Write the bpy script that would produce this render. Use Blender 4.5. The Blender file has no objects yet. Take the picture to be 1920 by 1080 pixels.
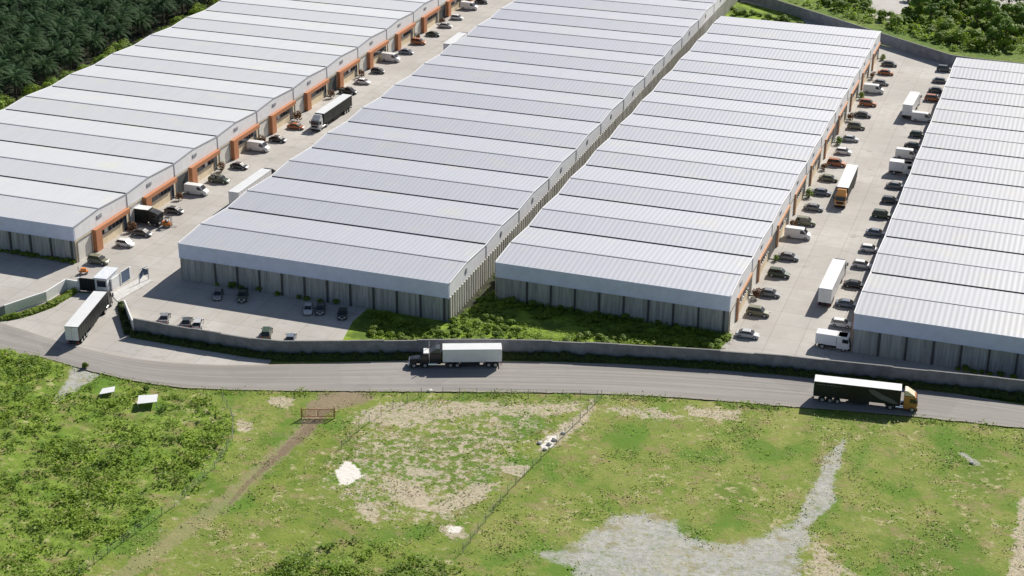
import bpy, bmesh, math, random
import numpy as np
from mathutils import Vector, Matrix, noise as mnoise
R_ = math.radians
random.seed(7); np.random.seed(7)
scene = bpy.context.scene
col = scene.collection
RNG = random.Random(11)

# ------------------------------------------------------------------ camera (solved from the roof lines)
F, PITCH, YAW, ROLL, CZ = 3168.67, 0.4181446, -0.3323323, 0.0090390, 137.505
_fw = Vector((math.sin(YAW)*math.cos(PITCH), math.cos(YAW)*math.cos(PITCH), -math.sin(PITCH)))
_rt0 = Vector((math.cos(YAW), -math.sin(YAW), 0)); _up0 = _rt0.cross(_fw)
_rt = _rt0*math.cos(ROLL) + _up0*math.sin(ROLL); _up = _up0*math.cos(ROLL) - _rt0*math.sin(ROLL)
cam = bpy.data.cameras.new('camera'); camo = bpy.data.objects.new('camera', cam); col.objects.link(camo)
m = Matrix((( _rt.x, _up.x, -_fw.x, 0), (_rt.y, _up.y, -_fw.y, 0), (_rt.z, _up.z, -_fw.z, CZ), (0, 0, 0, 1)))
camo.matrix_world = m
cam.sensor_width = 36; cam.lens = F/1920*36; cam.clip_end = 6000; cam.clip_start = 1
scene.camera = camo

def G(u, v, z=0.0):
    """survey helper: where a sight line meets the level z"""
    d = _rt*((u-960)/F) - _up*((v-540)/F) + _fw
    t = (z-CZ)/d.z
    return Vector((d.x*t, d.y*t, z))

# ------------------------------------------------------------------ light
SUN_EL, SUN_AZ = 37.5, 16.0
w = bpy.data.worlds.new('World'); scene.world = w; w.use_nodes = True
nt = w.node_tree; nt.nodes.clear()
sky = nt.nodes.new('ShaderNodeTexSky'); sky.sky_type = 'NISHITA'; sky.sun_disc = False
sky.sun_elevation = R_(SUN_EL); sky.sun_rotation = R_(SUN_AZ); sky.air_density = 1.0; sky.dust_density = 1.0
bg = nt.nodes.new('ShaderNodeBackground'); bg.inputs[1].default_value = 0.06
wo = nt.nodes.new('ShaderNodeOutputWorld')
nt.links.new(sky.outputs[0], bg.inputs[0]); nt.links.new(bg.outputs[0], wo.inputs[0])
sl = bpy.data.lights.new('sun', 'SUN'); sl.energy = 5.0; sl.angle = R_(0.5); sl.color = (1.0, 0.945, 0.86)
so = bpy.data.objects.new('sun', sl); col.objects.link(so)
sd = Vector((math.sin(R_(SUN_AZ))*math.cos(R_(SUN_EL)), math.cos(R_(SUN_AZ))*math.cos(R_(SUN_EL)), math.sin(R_(SUN_EL))))
so.rotation_euler = sd.to_track_quat('Z', 'Y').to_euler(); so.location = (0, 300, 300)
scene.view_settings.view_transform = 'Standard'; scene.view_settings.look = 'None'
scene.view_settings.exposure = 0.36; scene.view_settings.gamma = 1.0

# ------------------------------------------------------------------ materials
class N:
    """tiny node builder"""
    def __init__(s, name):
        s.m = bpy.data.materials.new(name); s.m.use_nodes = True
        s.t = s.m.node_tree; s.b = s.t.nodes['Principled BSDF']; s.out = s.t.nodes['Material Output']
    def n(s, typ, **kw):
        x = s.t.nodes.new('ShaderNode'+typ)
        for k, v in kw.items(): setattr(x, k, v)
        return x
    def l(s, a, b): s.t.links.new(a, b)
    def val(s, x, sock):
        if isinstance(x, (int, float)): sock.default_value = x
        elif isinstance(x, (tuple, list)): sock.default_value = (*x, 1) if len(x) == 3 and sock.type == 'RGBA' else x
        else: s.l(x, sock)
    def coord(s, scale=(1, 1, 1), kind='Object'):
        tc = s.n('TexCoord'); mp = s.n('Mapping'); s.l(tc.outputs[kind], mp.inputs[0]); mp.inputs['Scale'].default_value = scale
        return mp.outputs[0]
    def noise(s, scale=1.0, detail=3, rough=.6, vec=None, sc=(1, 1, 1), kind='Object'):
        x = s.n('TexNoise'); x.inputs['Scale'].default_value = scale; x.inputs['Detail'].default_value = detail; x.inputs['Roughness'].default_value = rough
        s.l(vec if vec is not None else s.coord(sc, kind), x.inputs['Vector']); return x.outputs['Fac']
    def ramp(s, fac, a, b, lo=0.0, hi=1.0):
        x = s.n('MapRange'); x.interpolation_type = 'SMOOTHSTEP'
        s.val(fac, x.inputs[0]); x.inputs[1].default_value = a; x.inputs[2].default_value = b; x.inputs[3].default_value = lo; x.inputs[4].default_value = hi
        return x.outputs[0]
    def mix(s, fac, a, b, mode='MIX'):
        x = s.n('Mix', data_type='RGBA', blend_type=mode)
        s.val(fac, x.inputs[0]); s.val(a, x.inputs[6]); s.val(b, x.inputs[7]); return x.outputs[2]
    def math(s, op, a, b=0.0):
        x = s.n('Math', operation=op); s.val(a, x.inputs[0]); s.val(b, x.inputs[1]); return x.outputs[0]
    def bump(s, h, strength=.3, dist=.1):
        x = s.n('Bump'); x.inputs['Strength'].default_value = strength; x.inputs['Distance'].default_value = dist
        s.l(h, x.inputs['Height']); s.l(x.outputs[0], s.b.inputs['Normal'])
    def fin(s, color, rough=.8, metal=0.0, spec=.4):
        s.val(color, s.b.inputs['Base Color']); s.val(rough, s.b.inputs['Roughness']); s.b.inputs['Metallic'].default_value = metal
        s.b.inputs['Specular IOR Level'].default_value = spec
        return s.m

def simple(name, c, rough=.7, metal=0.0, spec=.4, var=.12, scale=2.0):
    x = N(name); f = x.noise(scale, 4, .6)
    d = x.mix(x.ramp(f, .3, .7), tuple(v*(1-var) for v in c), tuple(min(1, v*(1+var)) for v in c))
    return x.fin(d, rough, metal, spec)

def roof_mat(name, c, rib=1.05, amp=.07, metal=.14, spec=.6):
    x = N(name)
    co = x.coord()
    sp = x.n('SeparateXYZ'); x.l(co, sp.inputs[0])
    s = x.math('SINE', x.math('MULTIPLY', sp.outputs[0], 2*math.pi/rib))
    rib_ = x.ramp(s, -.9, .9)
    # sheet to sheet tint: each sheet about 1 m wide weathers a bit differently
    fl = x.math('FLOOR', x.math('DIVIDE', sp.outputs[0], rib*2)); wn = x.n('TexWhiteNoise', noise_dimensions='2D')
    cb = x.n('CombineXYZ'); x.l(fl, cb.inputs[0]); x.l(x.math('FLOOR', x.math('DIVIDE', sp.outputs[1], 10.2)), cb.inputs[1]); x.l(cb.outputs[0], wn.inputs['Vector'])
    base = x.mix(x.math('MULTIPLY', rib_, 1.0), tuple(v*(1-amp) for v in c), tuple(v*(1+amp*.5) for v in c))
    base = x.mix(x.ramp(wn.outputs[0], 0, 1, .0, .22), base, tuple(v*.93 for v in c))
    st = x.ramp(x.noise(.09, 4, .55, sc=(.8, .9, 1)), .55, .72, 0, .5)
    base = x.mix(st, base, (c[0]*1.0, c[1]*.99, c[2]*.9))
    gr = x.ramp(x.noise(.35, 5, .65, sc=(1.6, .22, 1)), .42, .75, 0, .3)
    base = x.mix(gr, base, tuple(v*.84 for v in c))
    sk = x.ramp(x.noise(.16, 3, .5, sc=(.7, 1.5, 1)), .60, .66, 0, .35)
    base = x.mix(sk, base, (c[0]*1.08, c[1]*1.04, c[2]*.86))
    rn = x.ramp(x.noise(1.0, 4, .7, sc=(2.2, .10, 1)), .56, .74, 0, .35); base = x.mix(rn, base, tuple(v*.76 for v in c))
    x.bump(s, .25, .03)
    return x.fin(base, .5, metal, spec)

M = {}
M['roof_A'] = roof_mat('roof sheet warm white', (.60, .612, .64), 1.05, .02)
M['roof_B'] = roof_mat('roof sheet pale grey', (.45, .463, .515), 1.05, .05)
M['roof_C'] = roof_mat('roof sheet light grey', (.445, .458, .51), 1.05, .055)
M['roof_D'] = roof_mat('roof sheet cool white', (.40, .413, .45), 1.05, .045, .02, .35)
M['gutter'] = simple('dark gutter metal', (.10, .105, .115), .6, .3)
M['cap'] = simple('ridge cap metal', (.40, .41, .44), .55, .2)
M['fascia'] = simple('pale blue grey fascia sheet', (.64, .69, .87), .55, 0, .4, .05, .6)
M['gable'] = simple('white gable cladding', (.78, .78, .79), .6, 0, .4, .05, .7)
M['orange'] = simple('orange render', (.46, .205, .105), .75, 0, .3, .06)
M['orange_pale'] = simple('pale orange render', (.50, .29, .18), .8, 0, .3, .08)
M['tan'] = simple('tan render', (.74, .62, .44), .85, 0, .3, .10, .8)
M['white'] = simple('white paint', (.80, .80, .79), .5, 0, .4, .05)
M['door'] = simple('roller door white', (.74, .72, .66), .55, .1, .4, .06)
M['glassblue'] = simple('dark blue window glass', (.02, .03, .05), .12, 0, .6, .2)
M['frame'] = simple('grey aluminium', (.32, .33, .34), .4, .6)
M['plaque'] = simple('grey plaque', (.28, .28, .30), .6)
def wall_concrete(name, c):
    x = N(name)
    a = x.noise(1.1, 5, .65, sc=(1.4, 1.4, .10)); b = x.noise(.25, 3, .6)
    d = x.mix(x.ramp(a, .35, .68), tuple(v*.58 for v in c), c)
    d = x.mix(x.ramp(b, .4, .7, 0, .5), d, (c[0]*.78, c[1]*.84, c[2]*.74))
    x.bump(a, .2, .05)
    return x.fin(d, .9, 0, .2)
M['conc'] = wall_concrete('streaked precast concrete', (.46, .47, .465))
M['rib'] = wall_concrete('concrete ribs', (.62, .60, .55))
M['joint'] = simple('dark wall joint', (.07, .075, .075), .9)
def block_wall(c):
    x = N('weathered grey block'); a = x.noise(.5, 5, .65); b = x.noise(2.5, 3, .6, sc=(1, 1, 3)); k = x.noise(.8, 4, .6, sc=(1.2, 1.2, .25))
    d = x.mix(x.ramp(a, .35, .7), tuple(v*.75 for v in c), tuple(v*1.1 for v in c)); d = x.mix(x.ramp(b, .45, .75, 0, .3), d, tuple(v*.7 for v in c)); d = x.mix(x.ramp(k, .55, .75, 0, .4), d, tuple(v*.6 for v in c))
    return x.fin(d, .92, 0, .2)
M['perim'] = block_wall((.27, .275, .295))
M['perimcap'] = simple('wall coping', (.20, .20, .20), .9)

def paving(name, c, seam=6.0, streak=True):
    x = N(name)
    co = x.coord(); sp = x.n('SeparateXYZ'); x.l(co, sp.inputs[0])
    big = x.noise(.045, 5, .6); mid = x.noise(.4, 5, .65); fine = x.noise(2.2, 3, .6)
    d = x.mix(x.ramp(big, .35, .68), tuple(v*.86 for v in c), tuple(v*1.08 for v in c))
    d = x.mix(x.ramp(mid, .45, .75, 0, .55), d, (c[0]*.80, c[1]*.76, c[2]*.70))
    d = x.mix(x.ramp(fine, .5, .8, 0, .25), d, tuple(v*.7 for v in c))
    if streak:
        tr = x.noise(.5, 3, .6, sc=(1.3, .05, 1)); d = x.mix(x.ramp(tr, .5, .75, 0, .35), d, (c[0]*.78, c[1]*.75, c[2]*.71))
        oil = x.ramp(x.noise(.28, 2, .5), .62, .74, 0, .5); d = x.mix(oil, d, tuple(v*.55 for v in c))
    wn = x.n('TexWhiteNoise', noise_dimensions='2D'); cb = x.n('CombineXYZ')
    for i in (0, 1): x.l(x.math('FLOOR', x.math('DIVIDE', sp.outputs[i], seam)), cb.inputs[i])
    x.l(cb.outputs[0], wn.inputs['Vector']); d = x.mix(x.ramp(wn.outputs[0], .1, .95, 0, .32 if streak else 0), d, (c[0]*.82, c[1]*.79, c[2]*.75))
    for i in (0, 1):
        fr = x.math('FRACT', x.math('DIVIDE', sp.outputs[i], seam))
        ln = x.math('LESS_THAN', fr, .026); d = x.mix(x.math('MULTIPLY', ln, .42), d, tuple(v*.45 for v in c))
    x.bump(mid, .12, .05)
    return x.fin(d, .88, 0, .25)
M['yard'] = paving('yard concrete', (.465, .447, .42))
def asphalt():
    x = N('worn asphalt'); c = (.30, .283, .268)
    tc = x.n('TexCoord'); 
    mid = x.noise(.35, 5, .65); fine = x.noise(3.0, 3, .7)
    uv = x.n('UVMap'); mp = x.n('Mapping'); x.l(uv.outputs[0], mp.inputs[0]); mp.inputs['Scale'].default_value = (.02, 1.5, 1)
    nz = x.n('TexNoise'); nz.inputs['Scale'].default_value = 1.0; nz.inputs['Detail'].default_value = 4; x.l(mp.outputs[0], nz.inputs['Vector'])
    d = x.mix(x.ramp(nz.outputs['Fac'], .35, .65), tuple(v*.84 for v in c), tuple(v*1.12 for v in c))
    d = x.mix(x.ramp(mid, .45, .75, 0, .5), d, tuple(v*.82 for v in c))
    d = x.mix(x.ramp(fine, .5, .8, 0, .35), d, tuple(v*.66 for v in c))
    su = x.n('SeparateXYZ'); x.l(uv.outputs[0], su.inputs[0])
    tr = x.ramp(x.math('SINE', x.math('MULTIPLY', su.outputs[1], 2*math.pi/3.0)), .2, 1.0, 0, .16); d = x.mix(tr, d, tuple(v*.72 for v in c))
    seg = x.n('TexWhiteNoise', noise_dimensions='1D'); x.l(x.math('FLOOR', x.math('DIVIDE', su.outputs[0], 26.0)), seg.inputs['W']); d = x.mix(x.ramp(seg.outputs[0], 0, 1, 0, .22), d, (c[0]*.84, c[1]*.8, c[2]*.76))
    pt = x.n('TexVoronoi'); pt.inputs['Scale'].default_value = .10; x.l(x.coord(), pt.inputs['Vector']); pc = x.n('SeparateColor'); x.l(pt.outputs['Color'], pc.inputs[0]); d = x.mix(x.ramp(pc.outputs[0], .80, .86, 0, .28), d, tuple(v*.68 for v in c))
    ed = x.math('ABSOLUTE', x.math('SUBTRACT', su.outputs[1], 6.0)); d = x.mix(x.math('MULTIPLY', x.ramp(x.math('ADD', ed, x.math('MULTIPLY', mid, 1.6)), 6.0, 6.7), .6), d, (.36, .32, .26))
    x.bump(fine, .15, .03)
    return x.fin(d, .9, 0, .25)
M['asphalt'] = asphalt()

def leafmat(name, c, var=.35, trans=.35, scale=.6):
    x = N(name)
    oi = x.n('ObjectInfo'); f = x.noise(scale, 3, .6); f2 = x.noise(5.0, 2, .6)
    d = x.mix(x.ramp(f, .3, .7), tuple(v*(1-var) for v in c), (c[0]*(1+var*1.2), c[1]*(1+var), c[2]*(1+var*.4)))
    d = x.mix(x.ramp(f2, .35, .7, 0, .55), d, (c[0]*.55, c[1]*.62, c[2]*.6))
    d = x.mix(x.ramp(oi.outputs['Random'], 0, 1, 0, .5), d, (c[0]*1.35, c[1]*1.1, c[2]*.8))
    x.fin(d, .6, 0, .3)
    tr = x.n('BsdfTranslucent'); x.l(d, tr.inputs[0]); ms = x.n('MixShader'); ms.inputs[0].default_value = trans
    x.l(x.b.outputs[0], ms.inputs[1]); x.l(tr.outputs[0], ms.inputs[2]); x.l(ms.outputs[0], x.out.inputs[0])
    return x.m
M['palm'] = leafmat('oil palm frond', (.042, .095, .042), .4, .22, .5)
M['palm'].node_tree.nodes['Principled BSDF'].inputs['Specular IOR Level'].default_value = .12
M['palm'].node_tree.nodes['Principled BSDF'].inputs['Roughness'].default_value = .7
M['bush'] = leafmat('bright bush leaf', (.215, .345, .045), .4, .45, .5)
M['shrub'] = leafmat('shrub leaf', (.18, .29, .045), .4, .4, .5)
M['hedge'] = leafmat('hedge leaf', (.075, .115, .028), .3, .3, .6)
M['treeleaf'] = leafmat('tree leaf', (.16, .29, .05), .35, .35, .35)
M['weed'] = leafmat('weed leaf', (.27, .40, .06), .35, .5, .2)
M['weeddark'] = leafmat('dark weed leaf', (.13, .25, .04), .4, .5, .3)
M['redleaf'] = leafmat('reddish shrub leaf', (.16, .085, .04), .35, .3, .6)
M['straw'] = leafmat('straw grass', (.52, .47, .24), .3, .3, .3)
M['bark'] = simple('bark', (.14, .11, .08), .95, 0, .2, .3, 3)
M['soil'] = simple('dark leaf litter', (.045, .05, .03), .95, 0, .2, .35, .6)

PAINT = {}
def paint(name, c, rough=.3):
    x = N('paint '+name); f = x.noise(1.2, 4, .6)
    d = x.mix(x.ramp(f, .45, .75, 0, .25), c, tuple(v*.75 for v in c))
    x.fin(d, rough, 0.0, .5); x.b.inputs['Coat Weight'].default_value = .35; x.b.inputs['Coat Roughness'].default_value = .12
    PAINT[name] = x.m; return x.m
for n_, c_ in dict(white=(.78, .78, .77), silver=(.50, .51, .52), grey=(.22, .225, .23), dark_grey=(.075, .08, .085), black=(.018, .019, .02),
                   orange=(.40, .13, .04), dark_green=(.05, .075, .04), olive=(.20, .20, .13), blue_grey=(.16, .19, .24), yellow_green=(.42, .40, .10),
                   amber=(.62, .29, .075), cream=(.75, .66, .48), gold=(.46, .20, .055)).items(): paint(n_, c_)
M['glass'] = simple('vehicle glass', (.015, .017, .02), .1, 0, .6, .1)
M['tyre'] = simple('tyre rubber', (.02, .02, .02), .9)
M['hub'] = simple('wheel hub', (.55, .55, .56), .35, .6)
M['lamp'] = simple('headlamp lens', (.75, .75, .72), .15, 0, .6, .03)
M['tail'] = simple('tail lamp lens', (.35, .02, .015), .2, 0, .5, .03)
M['chassis'] = simple('chassis black', (.025, .025, .026), .8)
M['chrome'] = simple('chrome', (.7, .7, .72), .2, .9)
M['boxwhite'] = simple('white trailer panel', (.82, .825, .83), .45, 0, .4, .04, .5)
M['boxroof'] = simple('white trailer roof', (.66, .67, .68), .5, 0, .4, .04, .5)
M['boxblack'] = simple('black trailer curtain', (.016, .019, .018), .5, 0, .4, .4, .4)
M['swoosh'] = simple('grey curtain print', (.13, .135, .14), .6)
M['rust'] = simple('rusty steel', (.36, .17, .11), .9, .2, .3, .35, 2)
M['wire'] = simple('galvanised wire', (.22, .26, .20), .7, .2)
M['post'] = simple('weathered post', (.34, .33, .29), .9)
M['bluepanel'] = simple('slate blue panel', (.07, .12, .20), .4, 0, .5, .15)
M['darkgap'] = simple('dark interior', (.02, .022, .024), .9)
M['hiviz'] = simple('orange machine paint', (.65, .22, .05), .5)

# ------------------------------------------------------------------ mesh helpers
class MB:
    def __init__(s): s.v = []; s.f = []; s.mi = []; s.smooth = False
    def add(s, vs, fs, mi=0):
        o = len(s.v); s.v += [tuple(p) for p in vs]; s.f += [tuple(i+o for i in q) for q in fs]; s.mi += [mi]*len(fs)
    def box(s, x0, x1, y0, y1, z0, z1, mi=0, T=None):
        vs = [Vector((x, y, z)) for z in (z0, z1) for x, y in ((x0, y0), (x1, y0), (x1, y1), (x0, y1))]
        if T: vs = [T @ p for p in vs]
        s.add(vs, [(0, 3, 2, 1), (4, 5, 6, 7), (0, 1, 5, 4), (1, 2, 6, 5), (2, 3, 7, 6), (3, 0, 4, 7)], mi)
    def hexa(s, vs, mi=0):
        s.add(vs, [(0, 3, 2, 1), (4, 5, 6, 7), (0, 1, 5, 4), (1, 2, 6, 5), (2, 3, 7, 6), (3, 0, 4, 7)], mi)
    def loft(s, secs, mi=0, cap=True):
        n = len(secs[0]); vs = [p for q in secs for p in q]; fs = []
        for i in range(len(secs)-1):
            for j in range(n):
                k = (j+1) % n; fs.append((i*n+j, i*n+k, (i+1)*n+k, (i+1)*n+j))
        if cap: fs.append(tuple(range(n-1, -1, -1))); fs.append(tuple((len(secs)-1)*n+j for j in range(n)))
        s.add(vs, fs, mi)
    def tube(s, pts, r, n=6, mi=0):
        secs = []
        for i, p in enumerate(pts):
            p = Vector(p); a = Vector(pts[max(i-1, 0)]); b = Vector(pts[min(i+1, len(pts)-1)]); d = (b-a).normalized()
            q = d.to_track_quat('Z', 'Y'); rr = r[i] if isinstance(r, (list, tuple)) else r
            secs.append([p + q @ Vector((rr*math.cos(2*math.pi*k/n), rr*math.sin(2*math.pi*k/n), 0)) for k in range(n)])
        s.loft(secs, mi)
    def cyl_y(s, x, y0, y1, z, r, n=14, mi=0):
        s.loft([[Vector((x+r*math.cos(2*math.pi*k/n), y, z+r*math.sin(2*math.pi*k/n))) for k in range(n)] for y in (y0, y1)], mi)
    def leaf(s, p, nrm, size, asp=.6, mi=0, rng=RNG):
        q = nrm.to_track_quat('Z', 'Y'); a = rng.uniform(0, 6.283)
        c, sn = math.cos(a)*size, math.sin(a)*size
        u = q @ Vector((c, sn, 0)); v_ = q @ Vector((-sn*asp, c*asp, 0))
        s.add([p-u, p-v_*.9, p+u, p+v_], [(0, 1, 2, 3)], mi)
    def build(s, name, mat, parent=None, loc=None, bevel=0.0, recalc=True):
        me = bpy.data.meshes.new(name)
        me.from_pydata(s.v, [], s.f)
        for mm in (mat if isinstance(mat, (list, tuple)) else [mat]): me.materials.append(mm)
        me.polygons.foreach_set('material_index', s.mi)
        if recalc or bevel:
            bm = bmesh.new(); bm.from_mesh(me)
            bmesh.ops.recalc_face_normals(bm, faces=bm.faces)
            if bevel:
                es = [e for e in bm.edges if e.is_manifold and e.calc_face_angle(0) > .5]
                bmesh.ops.bevel(bm, geom=es, offset=bevel, segments=2, affect='EDGES', clamp_overlap=True)
            bm.to_mesh(me); bm.free()
        me.update()
        o = bpy.data.objects.new(name, me); col.objects.link(o)
        if parent: o.parent = parent
        if loc is not None: o.location = loc
        return o
LABELS = {}
def tag(o, label=None, cat=None, group=None, kind=None):
    if label: o['label'] = label
    if cat: o['category'] = cat
    if group: o['group'] = group
    if kind: o['kind'] = kind
    return o
def empty(name, loc, rz=0.0):
    o = bpy.data.objects.new(name, None); col.objects.link(o); o.location = loc; o.rotation_euler = (0, 0, rz); o.empty_display_size = .5
    return o
def kids(o): return [c for c in bpy.data.objects if c.parent == o]
def tree_of(o, depth=0):
    return (o, [tree_of(c) for c in KID.get(o.name, [])])
KID = {}
def copy_tree(root, kidmap, loc, rz, scale=None):
    r = root.copy(); col.objects.link(r); r.location = loc; r.rotation_euler = (0, 0, rz)
    for k in ('label', 'group'):
        if k in r: del r[k]
    if scale: r.scale = scale if isinstance(scale, tuple) else (scale,)*3
    out = [r]
    def rec(src, dst):
        for ch in kidmap.get(src.name, []):
            c = ch.copy(); col.objects.link(c); c.parent = dst; out.append(c); rec(ch, c)
    rec(root, r)
    return r, out
def kidmap_of(root):
    mp = {}
    for o in bpy.data.objects:
        if o.parent: mp.setdefault(o.parent.name, []).append(o)
    return mp

def sheet(name, pts, z, mat, kind='structure', thick=0.0):
    """flat polygon of ground covering (triangulated by bmesh)"""
    bm = bmesh.new(); vs = [bm.verts.new((p[0], p[1], z)) for p in pts]
    f = bm.faces.new(vs); bmesh.ops.recalc_face_normals(bm, faces=[f])
    if f.normal.z < 0: f.normal_flip()
    bmesh.ops.triangulate(bm, faces=[f])
    me = bpy.data.meshes.new(name); bm.to_mesh(me); bm.free(); me.materials.append(mat)
    o = bpy.data.objects.new(name, me); col.objects.link(o)
    if kind: o['kind'] = kind
    return o
def smooth_poly(pts, n=8):
    """Catmull-Rom through points (open)"""
    P = [Vector(p[:2]) for p in pts]; P = [P[0]*2-P[1]] + P + [P[-1]*2-P[-2]]; out = []
    for i in range(1, len(P)-2):
        for k in range(n):
            t = k/n; a, b, c, d = P[i-1:i+3]
            out.append(.5*((2*b)+(c-a)*t+(2*a-5*b+4*c-d)*t*t+(3*b-a-3*c+d)*t**3))
    out.append(P[-2]); return out

# ------------------------------------------------------------------ terrain: one wide sheet, a fine field in front
def px(lst): return [G(u, v) for u, v in lst]
def big_ground():
    x = N('rough ground'); f = x.noise(.05, 5, .65); g = x.noise(.7, 4, .65)
    d = x.mix(x.ramp(f, .35, .65), (.10, .17, .025), (.18, .24, .045)); d = x.mix(x.ramp(g, .45, .7, 0, .7), d, (.05, .075, .02))
    x.bump(g, .6, .3)
    return x.fin(d, .95, 0, .2)
sheet('ground', [(-2500, -1500), (2500, -1500), (2500, 3500), (-2500, 3500)], -0.35, big_ground())

def poly_mask(X, Y, poly, soft):
    P = np.array([(p[0], p[1]) for p in poly]); n = len(P); ins = np.zeros(X.shape, bool); D = np.full(X.shape, 1e9)
    for i in range(n):
        a = P[i]; b = P[(i+1) % n]
        c = ((a[1] > Y) != (b[1] > Y)) & (X < (b[0]-a[0])*(Y-a[1])/((b[1]-a[1]) if abs(b[1]-a[1]) > 1e-9 else 1e-9)+a[0]); ins ^= c
        t = np.clip(((X-a[0])*(b[0]-a[0])+(Y-a[1])*(b[1]-a[1]))/max(((b-a)**2).sum(), 1e-9), 0, 1)
        D = np.minimum(D, np.hypot(X-a[0]-t*(b[0]-a[0]), Y-a[1]-t*(b[1]-a[1])))
    s = np.where(ins, D, -D)
    return np.clip(.5+s/(2*soft), 0, 1)
def line_mask(X, Y, pts, wid, soft):
    D = np.full(X.shape, 1e9)
    for i in range(len(pts)-1):
        a = np.array(pts[i][:2]); b = np.array(pts[i+1][:2])
        wa, wb = (wid[i], wid[i+1]) if isinstance(wid, (list, tuple)) else (wid, wid)
        t = np.clip(((X-a[0])*(b[0]-a[0])+(Y-a[1])*(b[1]-a[1]))/((b-a)**2).sum(), 0, 1)
        D = np.minimum(D, np.hypot(X-a[0]-t*(b[0]-a[0]), Y-a[1]-t*(b[1]-a[1]))-(wa+(wb-wa)*t))
    return np.clip(.5-D/(2*soft), 0, 1)

lush_poly = px([(-60, 640), (60, 668), (120, 690), (100, 740), (190, 715), (300, 742), (385, 745), (432, 775), (440, 830), (410, 880), (330, 945), (250, 1005), (150, 1085), (60, 1180), (-120, 1180)])
field_x0, field_x1, field_y0, field_y1, fs = -215., 40., 140., 272., .6
fs = .5
nx = int((field_x1-field_x0)/fs)+1; ny = int((field_y1-field_y0)/fs)+1
gx, gy = np.meshgrid(np.linspace(field_x0, field_x1, nx), np.linspace(field_y0, field_y1, ny))
lush = poly_mask(gx, gy, lush_poly, 2.0)
track_pts = px([(650, 735), (615, 752), (590, 780), (560, 815), (505, 865), (440, 925), (360, 985), (270, 1050), (190, 1110), (100, 1180)])
track = line_mask(gx, gy, track_pts, [3.4, 2.8, 1.9, 1.7, 1.7, 1.6, 1.9, 1.7, 1.7, 1.7], 2.2)
red = line_mask(gx, gy, px([(655, 738), (600, 760), (580, 795), (540, 835), (500, 875)]), [4.5, 2.5, 1.3, .9, .4], 1.5)
pale = np.zeros_like(gx)
for poly, s_ in [
        ([(700, 750), (800, 745), (1000, 748), (1120, 745), (1095, 775), (1040, 785), (900, 780), (830, 795), (760, 812), (690, 800), (660, 810), (650, 780)], 2.5),
        ([(1120, 745), (1105, 790), (1040, 838), (1005, 850), (1010, 825), (1060, 790)], 1.4),
        ([(700, 885), (780, 900), (830, 935), (790, 960), (730, 935)], 2.0),
        ([(880, 905), (940, 900), (905, 940), (840, 965), (770, 955), (840, 930)], 1.6),
        ([(930, 868), (1000, 872), (980, 895), (940, 885)], 1.4),
        ([(820, 985), (870, 980), (880, 1010), (835, 1010)], 1.4),
        ([(750, 870), (830, 880), (820, 895), (770, 892)], 1.2),
        ([(440, 785), (475, 790), (470, 815), (445, 805)], 1.0), ([(500, 740), (560, 745), (540, 765), (505, 760)], 1.6),
        ([(1500, 965), (1610, 1070), (1700, 1090), (1500, 1120)], 2.5), ([(720, 960), (700, 985), (660, 950), (690, 930)], 1.5),
        ([(1910, 930), (1900, 1000), (1885, 1090), (1970, 1090), (1970, 930)], 1.5), ([(1120, 755), (1240, 760), (1330, 790), (1220, 790), (1130, 775)], 2.2),
        ([(1280, 758), (1400, 768), (1380, 790), (1290, 780)], 2.0)]:
    k = .62 if s_ >= 2.2 else .85
    pale = np.maximum(pale, k*poly_mask(gx, gy, px(poly), s_))
stony = poly_mask(gx, gy, px([(640, 790), (700, 742), (1130, 742), (1040, 835), (880, 1010), (700, 1000), (600, 960), (560, 900), (600, 830)]), 6.0)
pale = np.maximum(pale, .47*stony)
pale = np.maximum(pale, .5*line_mask(gx, gy, px([(440, 770), (470, 800), (455, 860), (420, 900), (330, 970), (260, 1030)]), [2, 2, 1.4, 1.0, .8, .6], 2.5))
ruts = np.maximum(line_mask(gx, gy, px([(600, 785), (560, 825), (505, 868), (470, 900), (430, 945)]), [.7, .7, .6, .5, .3], .7), .8*line_mask(gx, gy, px([(585, 790), (530, 840), (490, 870)]), .4, .6))
white = poly_mask(gx, gy, px([(628, 880), (650, 862), (668, 870), (680, 890), (655, 908), (635, 908)]), 1.1)
for c_ in [(645, 880, .0)]: pass
white = np.maximum(white, .85*poly_mask(gx, gy, px([(1010, 838), (1030, 815), (1050, 815), (1035, 840)]), .9))
white = np.maximum(white, .8*poly_mask(gx, gy, px([(835, 985), (865, 983), (866, 1000), (840, 1000)]), .8))
gravel = poly_mask(gx, gy, px([(1010, 1036), (1075, 1028), (1110, 995), (1150, 968), (1215, 962), (1262, 976), (1300, 1006), (1350, 1022), (1410, 1015), (1470, 985), (1505, 985), (1525, 965), (1520, 1000), (1500, 1035), (1510, 1120), (1080, 1120), (1075, 1062)]), 3.2)
gravel = np.maximum(gravel, line_mask(gx, gy, px([(1500, 985), (1535, 945), (1548, 900), (1560, 860), (1585, 822)]), [1.6, 1.9, 1.6, 1.2, .4], 1.8))
gravel = np.maximum(gravel, .9*line_mask(gx, gy, px([(170, 690), (145, 715), (110, 745)]), [3.5, 2.2, 1.2], 1.4))
gravel = np.maximum(gravel, .8*line_mask(gx, gy, px([(1805, 850), (1830, 868)]), [.6, .9], .8))
dry = poly_mask(gx, gy, px([(1130, 740), (1500, 770), (1920, 810), (2050, 820), (2050, 1200), (860, 1200), (880, 1015), (1000, 900)]), 5.0)
dry = np.maximum(dry, .8*poly_mask(gx, gy, px([(440, 760), (540, 770), (480, 870), (330, 1000), (180, 1100), (120, 1120), (330, 950), (430, 870)]), 3.0))
green = poly_mask(gx, gy, px([(700, 830), (850, 808), (960, 815), (900, 870), (850, 920), (730, 890)]), 3.5)
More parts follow.
